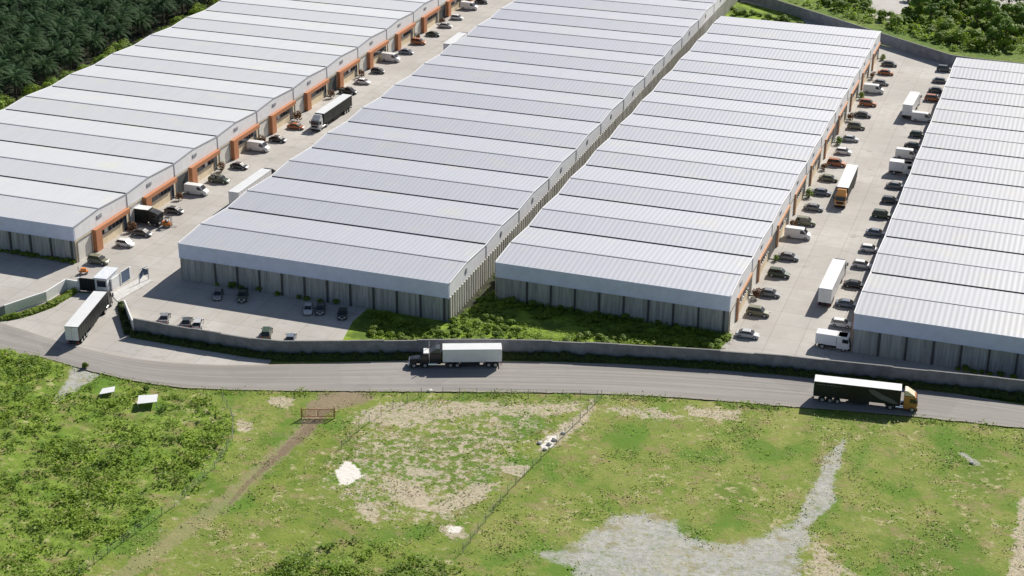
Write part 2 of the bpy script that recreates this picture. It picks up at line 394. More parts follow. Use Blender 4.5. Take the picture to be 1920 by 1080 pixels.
green = np.maximum(green, .8*poly_mask(gx, gy, px([(1330, 900), (1420, 900), (1420, 990), (1330, 990)]), 4.0))
green = np.maximum(green, .8*poly_mask(gx, gy, px([(1640, 1000), (1850, 960), (1850, 1100), (1640, 1100)]), 5.0))
green = np.maximum(green, .7*poly_mask(gx, gy, px([(1700, 800), (1900, 815), (1900, 940), (1800, 930), (1750, 850)]), 4.0))
vz = np.zeros_like(gx)
for j in range(ny):
    for i in range(nx):
        q = Vector((gx[j, i]*.16, gy[j, i]*.16, 0)); vz[j, i] = mnoise.noise(q)*.10 + mnoise.noise(q*3.1)*.05
lump = np.zeros_like(gx)
for j in range(ny):
    for i in range(nx):
        if lush[j, i] > .05:
            q = Vector((gx[j, i]*.42, gy[j, i]*.5, 5)); lump[j, i] = max(0, mnoise.noise(q)+.25)*.45+max(0, mnoise.noise(q*2.3))*.28
vz = vz*(.5+1.6*lush)+(.10+lump)*lush*(1-track)
edge = np.clip((270-gy)/6, 0, 1)
co = np.stack([gx, gy, np.maximum(vz, -.25)-.12], -1).reshape(-1, 3)
idx = np.arange(nx*ny).reshape(ny, nx)
fq = np.stack([idx[:-1, :-1], idx[:-1, 1:], idx[1:, 1:], idx[1:, :-1]], -1).reshape(-1, 4)
me = bpy.data.meshes.new('field'); me.from_pydata(co.tolist(), [], fq.tolist())
def attr(me, name, chans):
    a = me.color_attributes.new(name, 'FLOAT_COLOR', 'POINT'); d = np.ones((nx*ny, 4), np.float32)
    for k, c in enumerate(chans): d[:, k] = c.reshape(-1)
    a.data.foreach_set('color', d.reshape(-1))
attr(me, 'cover', [lush, track, pale]); attr(me, 'cover2', [gravel, dry, green]); attr(me, 'cover3', [red, white, ruts])
me.polygons.foreach_set('use_smooth', [True]*len(me.polygons))
def field_mat():
    x = N('rough field')
    def at(nm):
        a = x.n('Attribute'); a.attribute_name = nm; s = x.n('SeparateColor'); x.l(a.outputs['Color'], s.inputs[0]); return s.outputs
    c1, c2, c3 = at('cover'), at('cover2'), at('cover3')
    n0 = x.noise(.035, 4, .6); n1 = x.noise(.14, 5, .65); n2 = x.noise(.6, 5, .7); n3 = x.noise(2.0, 4, .75); n4 = x.noise(1.1, 6, .8)
    n5 = x.noise(.22, 5, .7, sc=(1, 1.4, 1)); n6 = x.noise(.09, 4, .6, sc=(1.2, .8, 1))
    def edge(m, nz, k=1.1):   # ragged border
        return x.ramp(x.math('ADD', m, x.math('MULTIPLY', x.math('SUBTRACT', nz, .5), k)), .42, .60)
    d = x.mix(x.ramp(n1, .35, .65), (.12, .19, .028), (.21, .26, .05))
    d = x.mix(x.ramp(n0, .4, .65, 0, .6), d, (.21, .26, .06))
    dry_ = x.mix(x.ramp(n1, .35, .68), (.165, .235, .04), (.275, .29, .085))
    dry_ = x.mix(x.ramp(n2, .5, .72, 0, .6), dry_, (.13, .195, .03))
    d = x.mix(x.math('MULTIPLY', edge(c2[1], n1, .9), .8), d, dry_)
    d = x.mix(x.math('MULTIPLY', edge(c2[2], n1, 1.3), .75), d, (.11, .185, .025))
    d = x.mix(x.math('MULTIPLY', edge(c1[0], n1, .6), .85), d, x.mix(x.ramp(n2, .35, .65), (.13, .22, .027), (.23, .31, .055)))
    d = x.mix(x.ramp(n3, .5, .72, 0, .6), d, (.10, .135, .03))
    d = x.mix(x.ramp(n4, .60, .76, 0, .4), d, (.37, .34, .15))
    d = x.mix(x.ramp(n5, .50, .64, 0, .7), d, (.28, .225, .115))
    d = x.mix(x.ramp(n6, .52, .64, 0, .75), d, (.10, .20, .025))
    d = x.mix(x.math('MULTIPLY', x.ramp(n2, .52, .66), x.ramp(n6, .52, .42, 0, .85)), d, (.48, .42, .25))
    pa = x.mix(x.ramp(n3, .35, .7), (.58, .50, .41), (.34, .28, .20))
    d = x.mix(x.math('MULTIPLY', edge(c1[2], x.mix(.5, n2, n4), 2.2), .8), d, pa)
    d = x.mix(x.math('MULTIPLY', edge(c1[1], x.mix(.5, n2, n4), 2.2), .55), d, x.mix(n2, (.40, .34, .22), (.24, .21, .11)))
    d = x.mix(x.math('MULTIPLY', edge(c3[0], x.mix(.5, n2, n4), 2.0), .7), d, x.mix(n3, (.33, .245, .19), (.20, .145, .105)))
    d = x.mix(x.math('MULTIPLY', edge(c3[2], x.mix(.5, n2, n4), 1.5), .65), d, (.19, .14, .095))
    gr = x.mix(x.ramp(n2, .35, .7), (.47, .46, .445), (.35, .345, .33)); gr = x.mix(x.ramp(n3, .45, .75, 0, .5), gr, (.24, .24, .22))
    gr = x.mix(x.ramp(n1, .5, .7, 0, .55), gr, (.42, .38, .30))
    d = x.mix(x.math('MULTIPLY', edge(c2[0], x.mix(.5, n1, n4), 2.2), x.math('MULTIPLY', x.ramp(n4, .68, .48, .25, .93), x.ramp(n5, .66, .52, .3, 1.0))), d, gr)
    d = x.mix(edge(c3[1], x.mix(.5, n2, n4), 1.8), d, x.mix(n3, (.85, .83, .80), (.60, .55, .48)))
    x.bump(x.math('ADD', x.math('MULTIPLY', n3, .6), n4), .7, .22)
    return x.fin(d, .95, 0, .15)
me.materials.append(field_mat())
fo = bpy.data.objects.new('grass_field', me); col.objects.link(fo); fo['kind'] = 'structure'

# ------------------------------------------------------------------ road, apron, yard
road_up = [(-80, 580), (0, 605), (60, 624), (130, 646), (240, 671), (370, 683), (500, 684), (760, 677), (900, 677), (1100, 681), (1300, 689), (1440, 697), (1600, 713), (1780, 737), (1920, 760), (2080, 788)]
road_lo = [(-80, 632), (0, 656), (70, 668), (150, 690), (250, 714), (350, 727), (480, 732), (700, 734), (900, 735), (1100, 738), (1260, 745), (1500, 764), (1700, 780), (1920, 803), (2080, 822)]
ru = smooth_poly(px(road_up)); rl = smooth_poly(px(road_lo))
def resample(P, n):
    L = [0]
    for a, b in zip(P, P[1:]): L.append(L[-1]+(b-a).length)
    out = []; j = 0
    for k in range(n):
        t = L[-1]*k/(n-1)
        while j < len(L)-2 and L[j+1] < t: j += 1
        out.append(P[j].lerp(P[j+1], (t-L[j])/max(L[j+1]-L[j], 1e-9)))
    return out
NR = 140; ru = resample(ru, NR); rl = resample(rl, NR)
me = bpy.data.meshes.new('road'); vs = []; fc = []; K = 8
for i in range(NR):
    for k in range(K+1):
        t = k/K; p = rl[i].lerp(ru[i], t)
        if k == 0: p = p + Vector((RNG.uniform(-.1, .1), RNG.uniform(-.25, .25)))
        vs.append((p.x, p.y, .10 if 0 < k < K else .06))
for i in range(NR-1):
    for k in range(K): a = i*(K+1)+k; fc.append((a, a+K+1, a+K+2, a+1))
me.from_pydata(vs, [], fc); uvl = me.uv_layers.new(name='UVMap')
for pl in me.polygons:
    if pl.normal.z < 0: pl.flip()
me.update()
for lp in me.loops:
    i, k = divmod(lp.vertex_index, K+1); uvl.data[lp.index].uv = (i*2.0, k*1.5)
me.materials.append(M['asphalt']); ro = bpy.data.objects.new('road', me); col.objects.link(ro); ro['kind'] = 'structure'
# the bank of packed earth under the road edge
sheet('road_base', [p for p in ru] + [p for p in reversed(rl)], .03, M['yard'])

apron = px([(-30, 596), (14, 603), (60, 592), (104, 576), (140, 548), (215, 556), (232, 590), (246, 626), (330, 644), (430, 660), (510, 674), (500, 690), (370, 692), (240, 682), (130, 657), (60, 635), (0, 616)])
sheet('entrance_apron', apron, .055, M['yard'])

# perimeter wall line (top edge seen in the photo, wall 3 m high)
WH = 3.0
wall_top = [(250, 598), (330, 612), (430, 628), (480, 636), (520, 640), (640, 640), (760, 638), (900, 637), (1050, 640), (1180, 647), (1260, 652), (1340, 657), (1480, 668), (1560, 677), (1640, 685), (1760, 697), (1920, 714), (2080, 733)]
wb = [G(u, v, WH) for u, v in wall_top]
yard = [(-330, 250), G(-60, 612), G(10, 594), G(86, 568), G(126, 544), G(215, 552), G(232, 585), *wb, (60, 262), (60, 492), G(1920, 131), G(1790, 118), G(1655, 85), G(1440, 12), (-160, 600), (-253, 600), (-253, 290), (-330, 290)]
sheet('yard', yard, .012, M['yard'])

# ------------------------------------------------------------------ warehouses
def warehouse(name, label, x0, y0, rot, width, bay, nb, side, roofm, facade_style, other_style, vent, om='orange', fd=.95):
    """side=+1: origin at the right (facade) edge, the hall runs to -x; side=-1: origin at the left edge, hall runs to +x"""
    E = empty(name, (x0, y0, 0), rot); tag(E, label, 'warehouse', 'long white roofed warehouses')
    H = 8.0; RF = .455; RISE = 0.60; FB = 4.95
    xa, xb = (-width, 0.0) if side > 0 else (0.0, width)
    L = bay*nb
    rm = MB()
    oh = .12
    for i in range(nb):
        ya, yr, yb = i*bay, i*bay+RF*bay, (i+1)*bay
        g0 = .38 if i > 0 else -.25; g1 = .38 if i < nb-1 else -.25
        s1 = RISE/(RF*bay); s2 = RISE/((1-RF)*bay)
        za = H + g0*s1; zb = H + g1*s2
        for (a, b, za_, zb_) in ((ya+g0, yr-.1, za, H+RISE-.1*s1), (yr+.1, yb-g1, H+RISE-.1*s2, zb)):
            n = 6
            rm.hexa([Vector((x, y, z)) for (y, z, x) in ((a, za_-.16, xa-oh), (a, za_-.16, xb+oh), (b, zb_-.16, xb+oh), (b, zb_-.16, xa-oh))] +
                    [Vector((x, y, z)) for (y, z, x) in ((a, za_, xa-oh), (a, za_, xb+oh), (b, zb_, xb+oh), (b, zb_, xa-oh))])
    rf = rm.build('roof', roofm, E)
    for i in range(nb):
        yr = i*bay+RF*bay; c = MB()
        s1 = RISE/(RF*bay); s2 = RISE/((1-RF)*bay)
        prof = [(-.20, RISE-.2*s1+.02), (-.20, RISE-.2*s1+.09), (0, RISE+.13), (.20, RISE-.2*s2+.09), (.20, RISE-.2*s2+.02), (0, RISE-.02)]
        c.loft([[Vector((x, yr+a, H+b)) for a, b in prof] for x in (xa-oh-.02, xb+oh+.02)]); c.build('ridge_cap', M['cap'], rf)
        if i > 0:
            y = i*bay; c = MB()
            c.box(xa-.02, xb+.02, y-.42, y+.42, H-.30, H-.24); c.box(xa-.02, xb+.02, y-.42, y-.36, H-.24, H-.02); c.box(xa-.02, xb+.02, y+.36, y+.42, H-.24, H-.02)
            c.build('gutter', M['gutter'], rf)
    # front and rear bands and walls
    for yy, sg, fn, wn in ((0.0, -1, 'fascia', 'front_wall'), (L, 1, 'fascia', 'rear_wall')):
        c = MB(); y1, y2 = sorted((yy+sg*.30, yy-sg*.10)); c.box(xa-.02, xb+.02, y1, y2, FB, H-.02)
        y1, y2 = sorted((yy+sg*.36, yy+sg*.24)); c.box(xa-.05, xb+.05, y1, y2, FB-.08, FB+.06)
        c.build(fn, M['fascia'], E)
        c = MB(); y1, y2 = sorted((yy, yy-sg*.25)); c.box(xa+.02, xb-.02, y1, y2, 0, FB)
        k = 0; xx = xa+.3
        while xx < xb-.9:                                    # shallow ribs of the precast panels
            c.box(xx, xx+.55, min(yy, yy+sg*.07), max(yy, yy+sg*.07), 0, FB-.1); xx += 1.22
        wobj = c.build(wn, M['conc'], E)
        for k in range(1, int(width/4.9)+1):
            xx = xb-.4-k*4.9+4.3 if side > 0 else xa+k*4.9
            if xx < xa+.4: continue
            c = MB(); c.box(xx-.19, xx+.19, min(yy+sg*.02, yy+sg*.22), max(yy+sg*.02, yy+sg*.22), 0, FB-.03); c.build('pilaster', M['joint'], wobj)
    # sides
    for xs, sg, style in ((xb, 1, facade_style if side > 0 else other_style), (xa, -1, other_style if side > 0 else facade_style)):
        def X(a, b): return tuple(sorted((xs+sg*a, xs+sg*b)))
        for i in range(nb):
            ya, yr, yb = i*bay, i*bay+RF*bay, (i+1)*bay
            c = MB(); xl_, xr_ = X(-.12, .06)
            A = [(ya+.04, FB), (yb-.04, FB), (yb-.04, H-.05), (yr, H+RISE-.2), (ya+.04, H-.05)]
            c.loft([[Vector((x, y, z)) for y, z in A] for x in (xl_, xr_)])
            gp = c.build('gable_panel', M['gable'], E)
            if i > 0:
                c = MB(); x1, x2 = X(.05, .16); c.box(x1, x2, ya-.10, ya+.10, FB-.3, H+.02); c.build('downpipe', M['cap'], gp)
            # a thin verge trim along the roof edge
            c = MB(); x1, x2 = X(.02, .17)
            for (a, za, b, zb) in ((ya, H, yr, H+RISE), (yr, H+RISE, yb, H)):
                c.hexa([Vector(p) for p in ((x1, a, za-.12), (x2, a, za-.12), (x2, b, zb-.12), (x1, b, zb-.12), (x1, a, za+.07), (x2, a, za+.07), (x2, b, zb+.07), (x1, b, zb+.07))])
            c.build('verge_trim', M['cap'] if style == 'shop' and side > 0 and x0 < -180 else M['gable'], gp)
            if vent:
                ym = yr+(0 if style == 'shop' else -.4); zm = 6.9
                c = MB(); x1, x2 = X(.06, .17)
                if style == 'shop':
                    c.box(x1, x2, ym-.95, ym+.95, zm-.38, zm+.38); c.build('plaque', M['plaque'], gp)
                    c = MB(); x1, x2 = X(.17, .20)
                    for q in range(3): c.box(x1, x2, ym-.75+q*.52, ym-.40+q*.52, zm-.2, zm+.2)
                    c.build('emblem', M['cap'], gp)
                else:
                    n = 14
                    c.loft([[Vector((x, ym+.52*math.cos(2*math.pi*k/n), zm+.62*math.sin(2*math.pi*k/n))) for k in range(n)] for x in (x1, x2)])
                    c.build('vent', M['plaque'], gp)
            if style == 'shop':
                c = MB(); x1, x2 = X(-.2, 0); c.box(x1, x2, ya, yb, 0, FB); c.build('shop_wall', M['tan'], E)
                # roller door
                c = MB(); d0, d1 = ya+.7, ya+5.6; x1, x2 = X(.01, .05)
                nz = 14
                for q in range(nz): c.box(x1, x2, d0, d1, q*4.2/nz+.01, (q+1)*4.2/nz-.03)
                x1, x2 = X(.02, .03); dd = c.build('roller_door', M['door'] if i % 4 != 2 else M['joint'], E)
                c = MB(); x1, x2 = X(.01, .12); c.box(x1, x2, d0-.25, d0, 0, 4.5); c.box(x1, x2, d1, d1+.25, 0, 4.5); c.box(x1, x2, d0, d1, 4.2, 4.55)
                c.build('door_frame', M['frame'], dd)
                # orange portal: fin and beam
                c = MB(); x1, x2 = X(.0, fd); c.box(x1, x2, ya+6.3, ya+8.5 if fd > .5 else ya+7.2, 0, 4.93); c.build('fin', M[om], E)
                c = MB(); x1, x2 = X(.0, fd-.05); c.box(x1, x2, ya+8.5 if fd > .5 else ya+7.2, yb-.35, 4.0 if fd > .5 else 4.3, 4.92); c.build('beam', M[om], E)
                # window strip with glazing bars
                c = MB(); x1, x2 = X(.01, .06); w0, w1 = ya+9.2, yb-2.3; c.box(x1, x2, w0, w1, 2.45, 3.9)
                wo_ = c.build('window', M['glassblue'], E)
                c = MB(); x1, x2 = X(.055, .13)
                nbar = 6
                for q in range(nbar+1):
                    yy = w0+(w1-w0)*q/nbar; c.box(x1, x2, yy-.05, yy+.05, 2.45, 3.9)
                c.box(x1, x2, w0-.05, w1+.05, 2.35, 2.449); c.box(x1, x2, w0-.05, w1+.05, 3.901, 3.98); c.build('window_frame', M['frame'], wo_)
                if i % 2 == 0:                               # one pale pane: a blind pulled down
                    c = MB(); x1, x2 = X(.062, .08); q = 1+i % 4; yy = w0+(w1-w0)*q/nbar; c.box(x1, x2, yy+.06, yy+(w1-w0)/nbar-.06, 2.5, 3.6); c.build('blind', M['door'], wo_)
                c = MB(); x1, x2 = X(.01, .07); c.box(x1, x2, yb-2.0, yb-.9, 0, 3.9); dr = c.build('glass_door', M['glassblue'], E)
                c = MB(); x1, x2 = X(.06, .14); c.box(x1, x2, yb-2.1, yb-2.0, 0, 4); c.box(x1, x2, yb-.9, yb-.8, 0, 4); c.build('door_frame', M['frame'], dr)
                c = MB(); x1, x2 = X(.0, 1.3); c.box(x1, x2, yb-.8, yb-.55, 0, .22); c.build('planter_kerb', M['conc'], E)
            else:
                c = MB(); x1, x2 = X(-.25, 0); c.box(x1, x2, ya, yb, 0, FB); y = ya+.15
                while y < yb-.6:
                    x1, x2 = X(0, .22); c.box(x1, x2, y, y+.62, 0, FB-.02); y += 1.30
                c.build('side_wall', M['rib'], E)
    return E
PA = dict(A=(-189.266, 273.54, .00052, 58.44, 20.298), B=(-107.052, 273.577, .003325, 57.86, 20.489), C=(-55.493, 286.36, -.000455, 46.69, 19.835), D=(-32.415, 286.806, -.003391, 58.0, 19.779))
x0, y0, r, wd, by = PA['A']; warehouse('warehouse', 'leftmost white roofed warehouse with orange framed shop fronts along its right side', x0, y0, r, wd, by, 14, 1, M['roof_A'], 'shop', 'rib', True)
x0, y0, r, wd, by = PA['B']; warehouse('warehouse', 'pale grey warehouse with round dark gable vents, standing behind the small car park', x0, y0, r, wd, by, 13, 1, M['roof_B'], 'rib', 'shop', True)
x0, y0, r, wd, by = PA['C']; warehouse('warehouse', 'narrower grey roofed warehouse beside the truck yard, shrubs growing before its front wall', x0, y0, r, wd, by, 10, 1, M['roof_C'], 'shop', 'rib', True, 'orange_pale', .42)
x0, y0, r, wd, by = PA['D']; warehouse('warehouse', 'rightmost warehouse beyond the truck yard, its white roof cut by the picture edge', x0, y0, r, wd, by, 9, -1, M['roof_D'], 'shop', 'rib', True)
for o in bpy.data.objects:
    if o.name.startswith('warehouse') and o.parent is None: pass

# ------------------------------------------------------------------ walls and gate
def wall_run(name, label, pts, h, th, mat, capm=None, z0=0.0, group=None, steps=None):
    E = empty(name, (pts[0][0], pts[0][1], 0)); tag(E, label, 'wall', group)
    o = Vector((pts[0][0], pts[0][1], 0)); 
    for i in range(len(pts)-1):
        a = Vector((pts[i][0], pts[i][1], 0))-o; b = Vector((pts[i+1][0], pts[i+1][1], 0))-o
        d = (b-a).normalized(); nrm = Vector((-d.y, d.x, 0))*th/2
        hh = h[i] if isinstance(h, list) else h
        c = MB(); ee = d*(.002*i)
        c.hexa([p+Vector((0, 0, z)) for z in (z0, hh) for p in (a-nrm, b-nrm, b+nrm, a+nrm)])
        pn = c.build('wall_panel', mat, E)
        if capm:
            c = MB(); n2 = nrm*1.35; c.hexa([p+Vector((0, 0, z)) for z in (hh+.002, hh+.12) for p in (a-n2, b-n2, b+n2, a+n2)]); c.build('coping', capm, pn)
    return E
# split the road wall into panels with small steps in height
pw = resample([Vector(p[:2]) for p in wb], 30)
hs = [3.0+.0*(i % 3)-(.12 if i % 5 == 3 else 0)+RNG.uniform(-.05, .05) for i in range(29)]
wall_run('perimeter_wall', 'long dark grey boundary wall running behind the hedge along the road', [(p.x, p.y) for p in pw], hs, .28, M['perim'], M['perimcap'])
# gate return wall, white on the inside
gr0 = G(233, 562, 2.6); gr1 = wb[0]
wall_run('gate_wall', 'short white return wall at the gate with slotted openings, hedge on its outer side', [(gr0.x, gr0.y), (gr1.x-.3, gr1.y+.15)], 2.6, .25, M['white'], None)
for k in range(2):
    pass
d_ = (Vector(gr1[:2])-Vector(gr0[:2])); gw = bpy.data.objects['gate_wall']
for k in (0, 1):
    t = .42+.27*k; c = MB(); ang = math.atan2(d_.y, d_.x); T = Matrix.Translation((d_.x*t, d_.y*t, 0)) @ Matrix.Rotation(ang, 4, 'Z')
    c.box(-.55, .55, -.17, .17, .7, 2.1, 0, T); c.build('slot_window', M['darkgap'], gw)
# north wall behind the yard
nw = [G(1300, -49, 3.2), G(1440, -5, 3.2), G(1655, 63, 3.2), G(1792, 106, 3.2), G(1920, 119.5, 3.2), G(2100, 140, 3.2)]
nwr = resample([Vector(p[:2]) for p in nw], 22)
wall_run('rear_wall', 'dark boundary wall closing the far end of the truck yard before the green bushes', [(p.x, p.y) for p in nwr], 3.2, .3, M['perim'], M['perimcap'])
# white gate walls on the left
W1 = [G(-40, 607), G(12, 590)]
wl = [G(10, 591), G(48, 578), G(87, 565), G(125, 541), G(147, 545)]
wall_run('entrance_wall', 'white folded wall left of the gatehouse with a low hedge in front', [(p.x, p.y) for p in wl], 2.1, .3, M['white'], None)
wall_run('entrance_wall', 'dark grey wall end at the left picture edge, left of the white folded wall', [(p.x, p.y) for p in W1], 1.9, .3, M['perim'], M['perimcap'])

M['gatewhite'] = simple('gatehouse paint', (.64, .67, .71), .6, 0, .4, .1)
# gatehouse
ga = G(148, 545); gb = G(201, 550); gd = (gb-ga); gang = math.atan2(gd.y, gd.x); gl = gd.length
E = empty('gatehouse', (ga.x, ga.y, 0), gang); tag(E, 'small white flat roofed gatehouse with a dark sliding gate at the entrance', 'gatehouse')
gdep = 5.2; gh = 3.0
gx0 = gl*.60
c = MB(); c.box(0, .3, -.1, .3, 0, gh-.2); c.box(gl-.25, gl, 0.3, gdep, 0, gh); c.box(gx0+.25, gl-.25, gdep-.25, gdep, 0, gh); c.box(gx0, gx0+.25, 0, gdep, 0, gh)
c.box(gx0+.25, gl-.25, .3, .5, 0, 1.1); c.box(gx0+.25, gl-.25, .3, .5, 2.5, gh); c.build('wall', M['gatewhite'], E)
c = MB(); c.box(gx0-.2, gl+.25, -.4, gdep+.3, gh, gh+.28); c.build('roof', M['gatewhite'], E, bevel=.04)
c = MB(); c.box(.3, gx0, .0, .12, .1, gh-.35)
for k in range(5): c.box(.35+k*(gx0-.5)/5, .41+k*(gx0-.5)/5, -.04, .0, .1, gh-.35)
c.box(.3, gx0, -.03, .15, gh-.349, gh-.2); c.build('sliding_gate', M['darkgap'], E)
c = MB(); c.box(gx0+.25, gl-.25, .36, .42, 1.1, 2.5); c.build('window', M['glassblue'], E)
c = MB(); c.box(gl-.01, gl+.05, 1.4, 2.6, 1.0, 2.3); c.build('side_window', M['glassblue'], E)
# wall with the blue panel behind the gatehouse, running along the drive
s0 = G(210, 545); s1 = G(247, 521)
sd_ = s1-s0; E = empty('sign_wall', (s0.x, s0.y, 0), math.atan2(sd_.y, sd_.x)); tag(E, 'white wall beside the gatehouse carrying a large slate blue panel', 'wall')
c = MB(); c.box(0, sd_.length, -.15, .15, 0, 2.5); c.build('wall_panel', M['white'], E)
c = MB(); c.box(sd_.length*.45, sd_.length*.86, -.24, -.155, .25, 2.75); c.build('blue_panel', M['bluepanel'], E)
c = MB()
for a, b, z0_, z1_ in ((.42, .45, .1, 2.9), (.86, .89, .1, 2.9)): c.box(sd_.length*a, sd_.length*b, -.27, -.155, z0_, z1_)
c.box(sd_.length*.45, sd_.length*.86, -.27, -.155, 2.752, 2.9); c.box(sd_.length*.45, sd_.length*.86, -.27, -.155, .1, .248); c.build('panel_frame', M['white'], E)
# folded blue sign
p_ = G(270, 529); E = empty('sign_board', (p_.x, p_.y, 0), R_(75)); tag(E, 'peaked blue and white sign board on two legs at the gate', 'sign')
c = MB(); c.hexa([Vector(q) for q in ((-1.1, -.06, .9), (-.2, -.06, 1.5), (-.2, .06, 1.5), (-1.1, .06, .9), (-1.1, -.06, 2.0), (0, -.06, 3.0), (0, .06, 3.0), (-1.1, .06, 2.0))])
c.hexa([Vector(q) for q in ((.0, -.05, 1.5), (1.2, -.05, 1.3), (1.2, .05, 1.3), (.0, .05, 1.5), (0.02, -.05, 3.0), (1.2, -.05, 2.4), (1.2, .05, 2.4), (0.02, .05, 3.0))]); c.build('board', M['bluepanel'], E)
c = MB(); c.box(-1.3, -1.1, -.08, .08, 0, 2.2); c.build('leg', M['white'], E); c = MB(); c.box(1.2, 1.4, -.08, .08, 0, 2.7); c.build('leg', M['white'], E)
c = MB(); c.box(-1.1, 1.2, -.05, .05, 3.02, 3.2); c.build('top_rail', M['white'], E)
# low white island
isl = [G(207, 552), G(220, 566), G(286, 528), G(270, 518)]
c = MB(); c.hexa([Vector((p.x, p.y, z)) for z in (0.0, .16) for p in isl]); M['island'] = simple('pale island concrete', (.56, .55, .53), .85); o = c.build('traffic_island', M['island']); tag(o, 'low pale concrete island in the entrance drive below the blue signs', 'island')

# ------------------------------------------------------------------ vehicles
def wheel(parent, x, y, r=.33, wdt=.22, hub=True, out=1):
    c = MB(); c.cyl_y(x, y-wdt/2, y+wdt/2, r, r, 14, 0)
    yo = y+out*(wdt/2); c.cyl_y(x, min(yo, yo+out*.015), max(yo, yo+out*.015), r, r*.62, 10, 1)
    return c.build('wheel', [M['tyre'], M['hub']], parent)
def section(x, zl, zt, w, tuck=.9):
    return [Vector((x, y, z)) for y, z in ((-w*.93, zl), (w*.93, zl), (w, zl+(zt-zl)*.35), (w*.985, zt-(zt-zl)*.2), (w*tuck, zt), (-w*tuck, zt), (-w*.985, zt-(zt-zl)*.2), (-w, zl+(zt-zl)*.35))]
def quad_panel(p, t=.02, inset=.08):
    """thin glass pane over the quad p (4 points), standing just proud of it"""
    ctr = sum(p, Vector())/4; n = (p[1]-p[0]).cross(p[3]-p[0]).normalized()
    q = [a.lerp(ctr, inset) for a in p]
    c = MB(); c.hexa([a-n*.004 for a in q]+[a+n*t for a in q]); return c
def car(kind):
    E = empty('car', (0, 0, -60)); E['category'] = 'car'
    K_ = dict(saloon=(4.5, .88, .62, .93, [(-1.75, -.95, .45, 1.25)], 1.42), hatchback=(4.0, .86, .64, .95, [(-1.95, -1.45, .35, 1.15)], 1.48),
              suv=(4.6, .93, .75, 1.08, [(-2.2, -1.85, .4, 1.15)], 1.75), pickup=(5.1, .93, .72, 1.08, [(-.75, -.55, .65, 1.25)], 1.72))[kind]
    L, w, hz, belt, cab, top = K_; h = L/2
    c = MB(); zl = .22
    secs = [section(-h, zl+.14, belt-.17, w*.84), section(-h+.12, zl, belt-.04, w*.95), section(-h*.55, zl, belt, w), section(h*.2, zl, belt, w), section(h*.52, zl, belt-.06, w*.99), section(h-.28, zl, hz+.10, w*.93), section(h-.02, zl+.1, hz-.06, w*.78)]
    if kind == 'pickup': secs[2] = section(-h*.45, zl, belt, w)
    c.loft(secs)
    xa, xc, xd, xb = cab[0]
    bl = [Vector((x, y, belt-.02)) for x, y in ((xa, -w*.9), (xb, -w*.9), (xb, w*.9), (xa, w*.9))]
    tl = [Vector((x, y, top)) for x, y in ((xc, -w*.72), (xd, -w*.72), (xd, w*.72), (xc, w*.72))]
    tr = [Vector((x, y, top-.03)) for x, y in ((xc-.06, -w*.745), (xd+.06, -w*.745), (xd+.06, w*.745), (xc-.06, w*.745))]
    c.loft([bl, tr, tl])
    if kind == 'pickup':                       # open bed: dark floor recessed between rails
        c.box(-h+.15, -.85, -w*.92, -w*.82, belt-.02, belt+.16); c.box(-h+.15, -.85, w*.82, w*.92, belt-.02, belt+.16); c.box(-h+.08, -h+.2, -w*.9, w*.9, belt-.1, belt+.15)
    body = c.build('body', PAINT['grey'], E, bevel=.035)
    if kind == 'pickup':
        c = MB(); c.box(-h+.25, -.9, -w*.8, w*.8, belt-.01, belt+.01); c.build('bed', M['chassis'], E)
    quad_panel([bl[1], bl[2], tr[2], tr[1]]).build('windscreen', M['glass'], E)
    quad_panel([bl[3], bl[0], tr[0], tr[3]]).build('rear_window', M['glass'], E)
    quad_panel([bl[0], bl[1], tr[1], tr[0]], .015, .1).build('side_window', M['glass'], E)
    quad_panel([bl[2], bl[3], tr[3], tr[2]], .015, .1).build('side_window', M['glass'], E)
    for sx in (-h*.6, h*.62):
        for sy in (-1, 1): wheel(E, sx, sy*(w-.09), .33 if kind in ('saloon', 'hatchback') else .39, .22, True, sy)
    for sy in (-1, 1):
        c = MB(); c.box(h-.2, h-.05, sy*w*.55-.17, sy*w*.55+.17, hz-.08, hz+.07); c.build('headlight', M['lamp'], E)
        c = MB(); c.box(-h-.02, -h+.1, sy*w*.66-.14, sy*w*.66+.14, belt-.32, belt-.12); c.build('tail_light', M['tail'], E)
        if sy > 0:
            c = MB(); c.box(h-.06, h+.015, -.26, .26, .36, .48); c.build('number_plate', M['boxwhite'], E)
        c = MB(); c.box(xb-.45, xb-.25, sy*(w+.09)-.08, sy*(w+.09)+.08, belt, belt+.14); c.build('mirror', M['chassis'], E)
    return E
